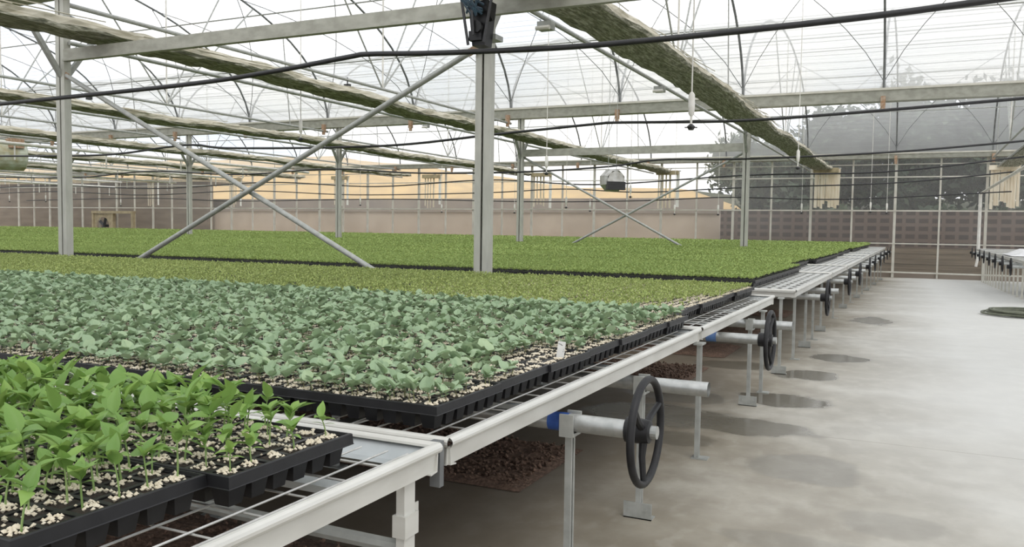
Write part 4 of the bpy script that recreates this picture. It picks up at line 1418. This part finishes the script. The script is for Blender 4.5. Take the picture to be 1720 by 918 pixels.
SZ = TZ - 0.008
pep_cells = []
for (x, y0) in TR1:
    for (cx, cyy) in cells(x, y0):
        if cx < -1.62 * cyy - 0.4 - (0 if y0 > 1.2 else -0.2): continue
        if R.random() < (0.14 if cx > -1.62 else 0.03): continue
        pep_cells.append((cx, cyy))
        if cx < -1.7 and R.random() < 0.35 and len(pep_cells) < 290: pep_cells.append((cx + R.uniform(-.02, .02), cyy + R.uniform(-.02, .02)))
for (cx, cyy) in pep_cells:
    edge = min(1, max(0, (-1.40 - cx) / 0.35))
    s = (1.06 + 0.27 * edge) * R.uniform(0.85, 1.15)
    plant('pepper_seedling', cx + R.uniform(-.008, .008), cyy + R.uniform(-.008, .008), SZ, PV[R.randrange(12)], PME,
          'bright green leafy seedling with pointed leaves in the nearest trays', 'seedling', 'bright green seedlings in the nearest trays', s)
bcells = []
for (x, y0) in TR2:
    for (cx, cyy) in cells(x, y0):
        if cx < -1.62 * cyy - 0.4: continue
        if R.random() < 0.05: continue
        if cx > -1.47 and R.random() < 0.38: continue
        if cx > -1.56 and 3.0 < cyy < 3.55: continue
        bcells.append((cx, cyy))
        if R.random() < 0.6: bcells.append((cx + R.uniform(-.022, .022), cyy + R.uniform(-.022, .022)))
bcells.sort(key=lambda p: p[0] ** 2 + p[1] ** 2)
for (cx, cyy) in bcells[:300]:
    plant('brassica_seedling', cx + R.uniform(-.01, .01), cyy + R.uniform(-.01, .01), SZ, BV[R.randrange(14)], BME,
          'blue green round leaved seedling near the front of the second bench', 'seedling', 'blue green seedlings at the front of the second bench', R.uniform(1.0, 1.42))


def merge_variants(variants, leafdata, low):
    out = []
    for st, lv in variants:
        Vs, Fs, n = [], [], 0
        idx = []
        nvs = len(st.vertices)
        co = np.empty(nvs * 3, np.float32); st.vertices.foreach_get('co', co)
        Vs.append(co.reshape(-1, 3))
        q4 = [tuple(p.vertices) for p in st.polygons if len(p.vertices) == 4]
        Fs.append(np.array(q4)); idx += [1] * len(q4); n = nvs
        for (li, rz, pitch, loc, sc, roll) in lv:
            V_, F_ = leafdata[li]
            Vs.append(tf(V_, rz, pitch, loc, sc, roll)); Fs.append(F_ + n); n += len(V_); idx += [0] * len(F_)
        out.append((np.concatenate(Vs), np.concatenate(Fs), np.array(idx)))
    return out


def scatter(name, protos, pts, scales, rots, mats, lab, cat, group, z):
    Vs, Fs, Is, n = [], [], [], 0
    pick = NR.randint(0, len(protos), len(pts))
    for k, (V_, F_, I_) in enumerate(protos):
        sel = np.where(pick == k)[0]
        if not len(sel): continue
        c, s_ = np.cos(rots[sel]), np.sin(rots[sel])
        sc = scales[sel]
        x = (V_[None, :, 0] * c[:, None] - V_[None, :, 1] * s_[:, None]) * sc[:, None] + pts[sel, 0][:, None]
        y = (V_[None, :, 0] * s_[:, None] + V_[None, :, 1] * c[:, None]) * sc[:, None] + pts[sel, 1][:, None]
        zz = V_[None, :, 2] * sc[:, None] + (z[sel][:, None] if hasattr(z, '__len__') else z)
        Vs.append(np.stack([x, y, zz], -1).reshape(-1, 3))
        Fs.append((F_[None] + (np.arange(len(sel)) * len(V_))[:, None, None]).reshape(-1, 4) + n)
        Is.append(np.tile(I_, len(sel)))
        n += len(sel) * len(V_)
    me = bigmesh(name, np.concatenate(Vs), np.concatenate(Fs), None, np.concatenate(Is), mats)
    me.polygons.foreach_set('use_smooth', [True] * len(me.polygons))
    return tag(link(name, me), lab, cat, group, 'stuff')


BLOW = [leaf_arrays(0.044, 0.038, 4, 2, 0.3, 0.45, 0.3, 0.05, 5), leaf_arrays(0.040, 0.034, 4, 2, 0.45, 0.15, 0.3, 0.05, 6), leaf_arrays(0.046, 0.034, 4, 2, 0.15, 0.8, 0.3, 0.06, 7),
        leaf_arrays(0.019, 0.017, 2, 2, 0.1, 0.3, 0.2, 0.0, 8)]
bp = np.array(bcells[300:]) + NR.uniform(-.01, .01, (len(bcells) - 300, 2))
scatter('brassica_seedlings', merge_variants(BV, BLOW, True), bp, NR.uniform(1.0, 1.45, len(bp)), NR.uniform(0, 6.28, len(bp)), [M['bra'], M['bstem']],
        'dense mass of blue green seedlings filling the rest of the second bench', 'seedlings', 'blue green seedlings', SZ)

# fine light green seedlings on the third bench
def tuft(seed, nleaf, L, Wd, h):
    rs_ = random.Random(seed)
    Vs, Fs, n = [], [], 0
    for q in range(nleaf):
        V_, F_ = leaf_arrays(L * rs_.uniform(0.7, 1.2), Wd, 2, 2, 0.3, 0.3, 0.4)
        Vs.append(tf(V_, q * 2.4 + rs_.random(), rs_.uniform(0.1, 1.2), (0, 0, h * rs_.uniform(0.5, 1.0)), 1, 0)); Fs.append(F_ + n); n += len(V_)
    return np.concatenate(Vs), np.concatenate(Fs), np.zeros(len(np.concatenate(Fs)), int)


tp_ = [tuft(i, 6, 0.024, 0.013, 0.042) for i in range(8)]
P3 = []
for (x, y0) in TR3:
    nx_, ny_ = 24, 12
    gx, gy = np.meshgrid((np.arange(nx_) + 0.5) / nx_, (np.arange(ny_) + 0.5) / ny_)
    P = np.stack([x - 0.012 - gx.ravel() * (TL - 0.024), y0 + 0.012 + gy.ravel() * (TW - 0.024)], 1)
    P3.append(P)
P3 = np.concatenate(P3) + NR.uniform(-.008, .008, (sum(len(p) for p in P3), 2))
bare = (P3[:, 0] > -1.72 + 0.1 * np.sin(P3[:, 1] * 3)) & (P3[:, 1] < 7.0) & (NR.rand(len(P3)) < 0.85)
P3 = P3[~bare]
d3 = np.argsort(P3[:, 0] ** 2 + P3[:, 1] ** 2)
near3, far3 = P3[d3[:300]], P3[d3[300:]]
tm = [to_mesh('light_green_seedling', V_, F_, M['let']) for V_, F_, _ in tp_]
for (x, y) in near3:
    o_ = link('light_green_seedling', tm[R.randrange(8)], None, (x, y, SZ))
    o_.rotation_euler = (0, 0, R.random() * 6.28)
    o_.scale = (1, 1, R.uniform(0.7, 1.15))
    tag(o_, 'tiny light green seedling at the front edge of the third bench', 'seedling', 'light green seedlings at the edge of the third bench')
scatter('light_green_seedlings', tp_, far3, NR.uniform(0.75, 1.2, len(far3)), NR.uniform(0, 6.28, len(far3)), [M['let']],
        'carpet of fine light green seedlings on the third bench', 'seedlings', 'light green seedlings', SZ)

# far carpet
pts, scs = [], []
for bi in range(3, 10):
    y0b, y1b = BN[bi][0] + 0.07, BN[bi][1] - 0.10
    sp = max(0.042, 0.0042 * (y0b + y1b) / 2)
    yy = np.arange(y0b, y1b, sp)
    for k, y in enumerate(yy):
        xl = max(-57, -1.62 * y - 0.8)
        xx = np.arange(xl, FAR_X[bi] - 0.02, sp)
        P = np.stack([xx + NR.uniform(-sp / 2, sp / 2, len(xx)), y + NR.uniform(-sp / 2, sp / 2, len(xx))], 1)
        pts.append(P); scs.append(np.full(len(xx), sp / 0.042 * 0.9))
pts = np.concatenate(pts); scs = np.concatenate(scs)
tf_ = []
for i in range(8):
    rs_ = random.Random(900 + i)
    Vs, Fs = [], []
    for q in range(4):
        a = q * 1.6 + rs_.random()
        c, s_ = math.cos(a), math.sin(a)
        L, wd = 0.040 * rs_.uniform(0.8, 1.2), 0.011
        p0 = np.array((0, 0, 0.03)); p1 = np.array((c * L * 0.8, s_ * L * 0.8, 0.045 + rs_.uniform(0, 0.028)))
        sd = np.array((-s_, c, 0)) * wd
        md = (p0 + p1) / 2 + np.array((0, 0, 0.008))
        Vs.append(np.array([p0, md - sd, p1, md + sd])); Fs.append(np.array([[0, 1, 2, 3]]) + 4 * q)
    tf_.append((np.concatenate(Vs), np.concatenate(Fs), np.zeros(4, int)))
# heights stay equal: only the spread grows with spacing
zoff = TZ - 0.01 - (scs - 1) * 0.030
scatter('far_seedlings', tf_, pts, scs, NR.uniform(0, 6.28, len(pts)), [M['far']], 'wide even carpet of bright green seedlings on the far benches', 'seedlings', 'far seedlings', zoff)

# ------------------------------------------------------------------ plant tags
e = thing('plant_label', 'white plastic label stuck in the blue green seedlings near the rail', 'label', (-1.40, 3.42, 0.925), None, 0.25)
G().box((0, 0, 0.034), (0.034, 0.0015, 0.075), 0, 0.12).obj('tag', M['tag'], e)
g = G()
for (x, z, w_) in ((-0.004, 0.060, 0.014), (0.004, 0.055, 0.008), (0.011, 0.035, 0.003), (0.010, 0.027, 0.003)):
    g.box((x, -0.0012, z), (w_, 0.0006, 0.0028), 0, 0.3)
g.obj('scribble', M['ink'], e)
e = thing('plant_label', 'small white label lying among the bright green seedlings', 'label', (-2.44, 1.79, 1.0), None, 0.6)
G().box((0, 0, 0.01), (0.035, 0.0015, 0.022), 0, 0.5, 0.7).obj('tag', M['tag'], e)
G().box((0.02, 0, -0.03), (0.006, 0.0015, 0.08), 0, 0.2).obj('stake', M['tag'], e)
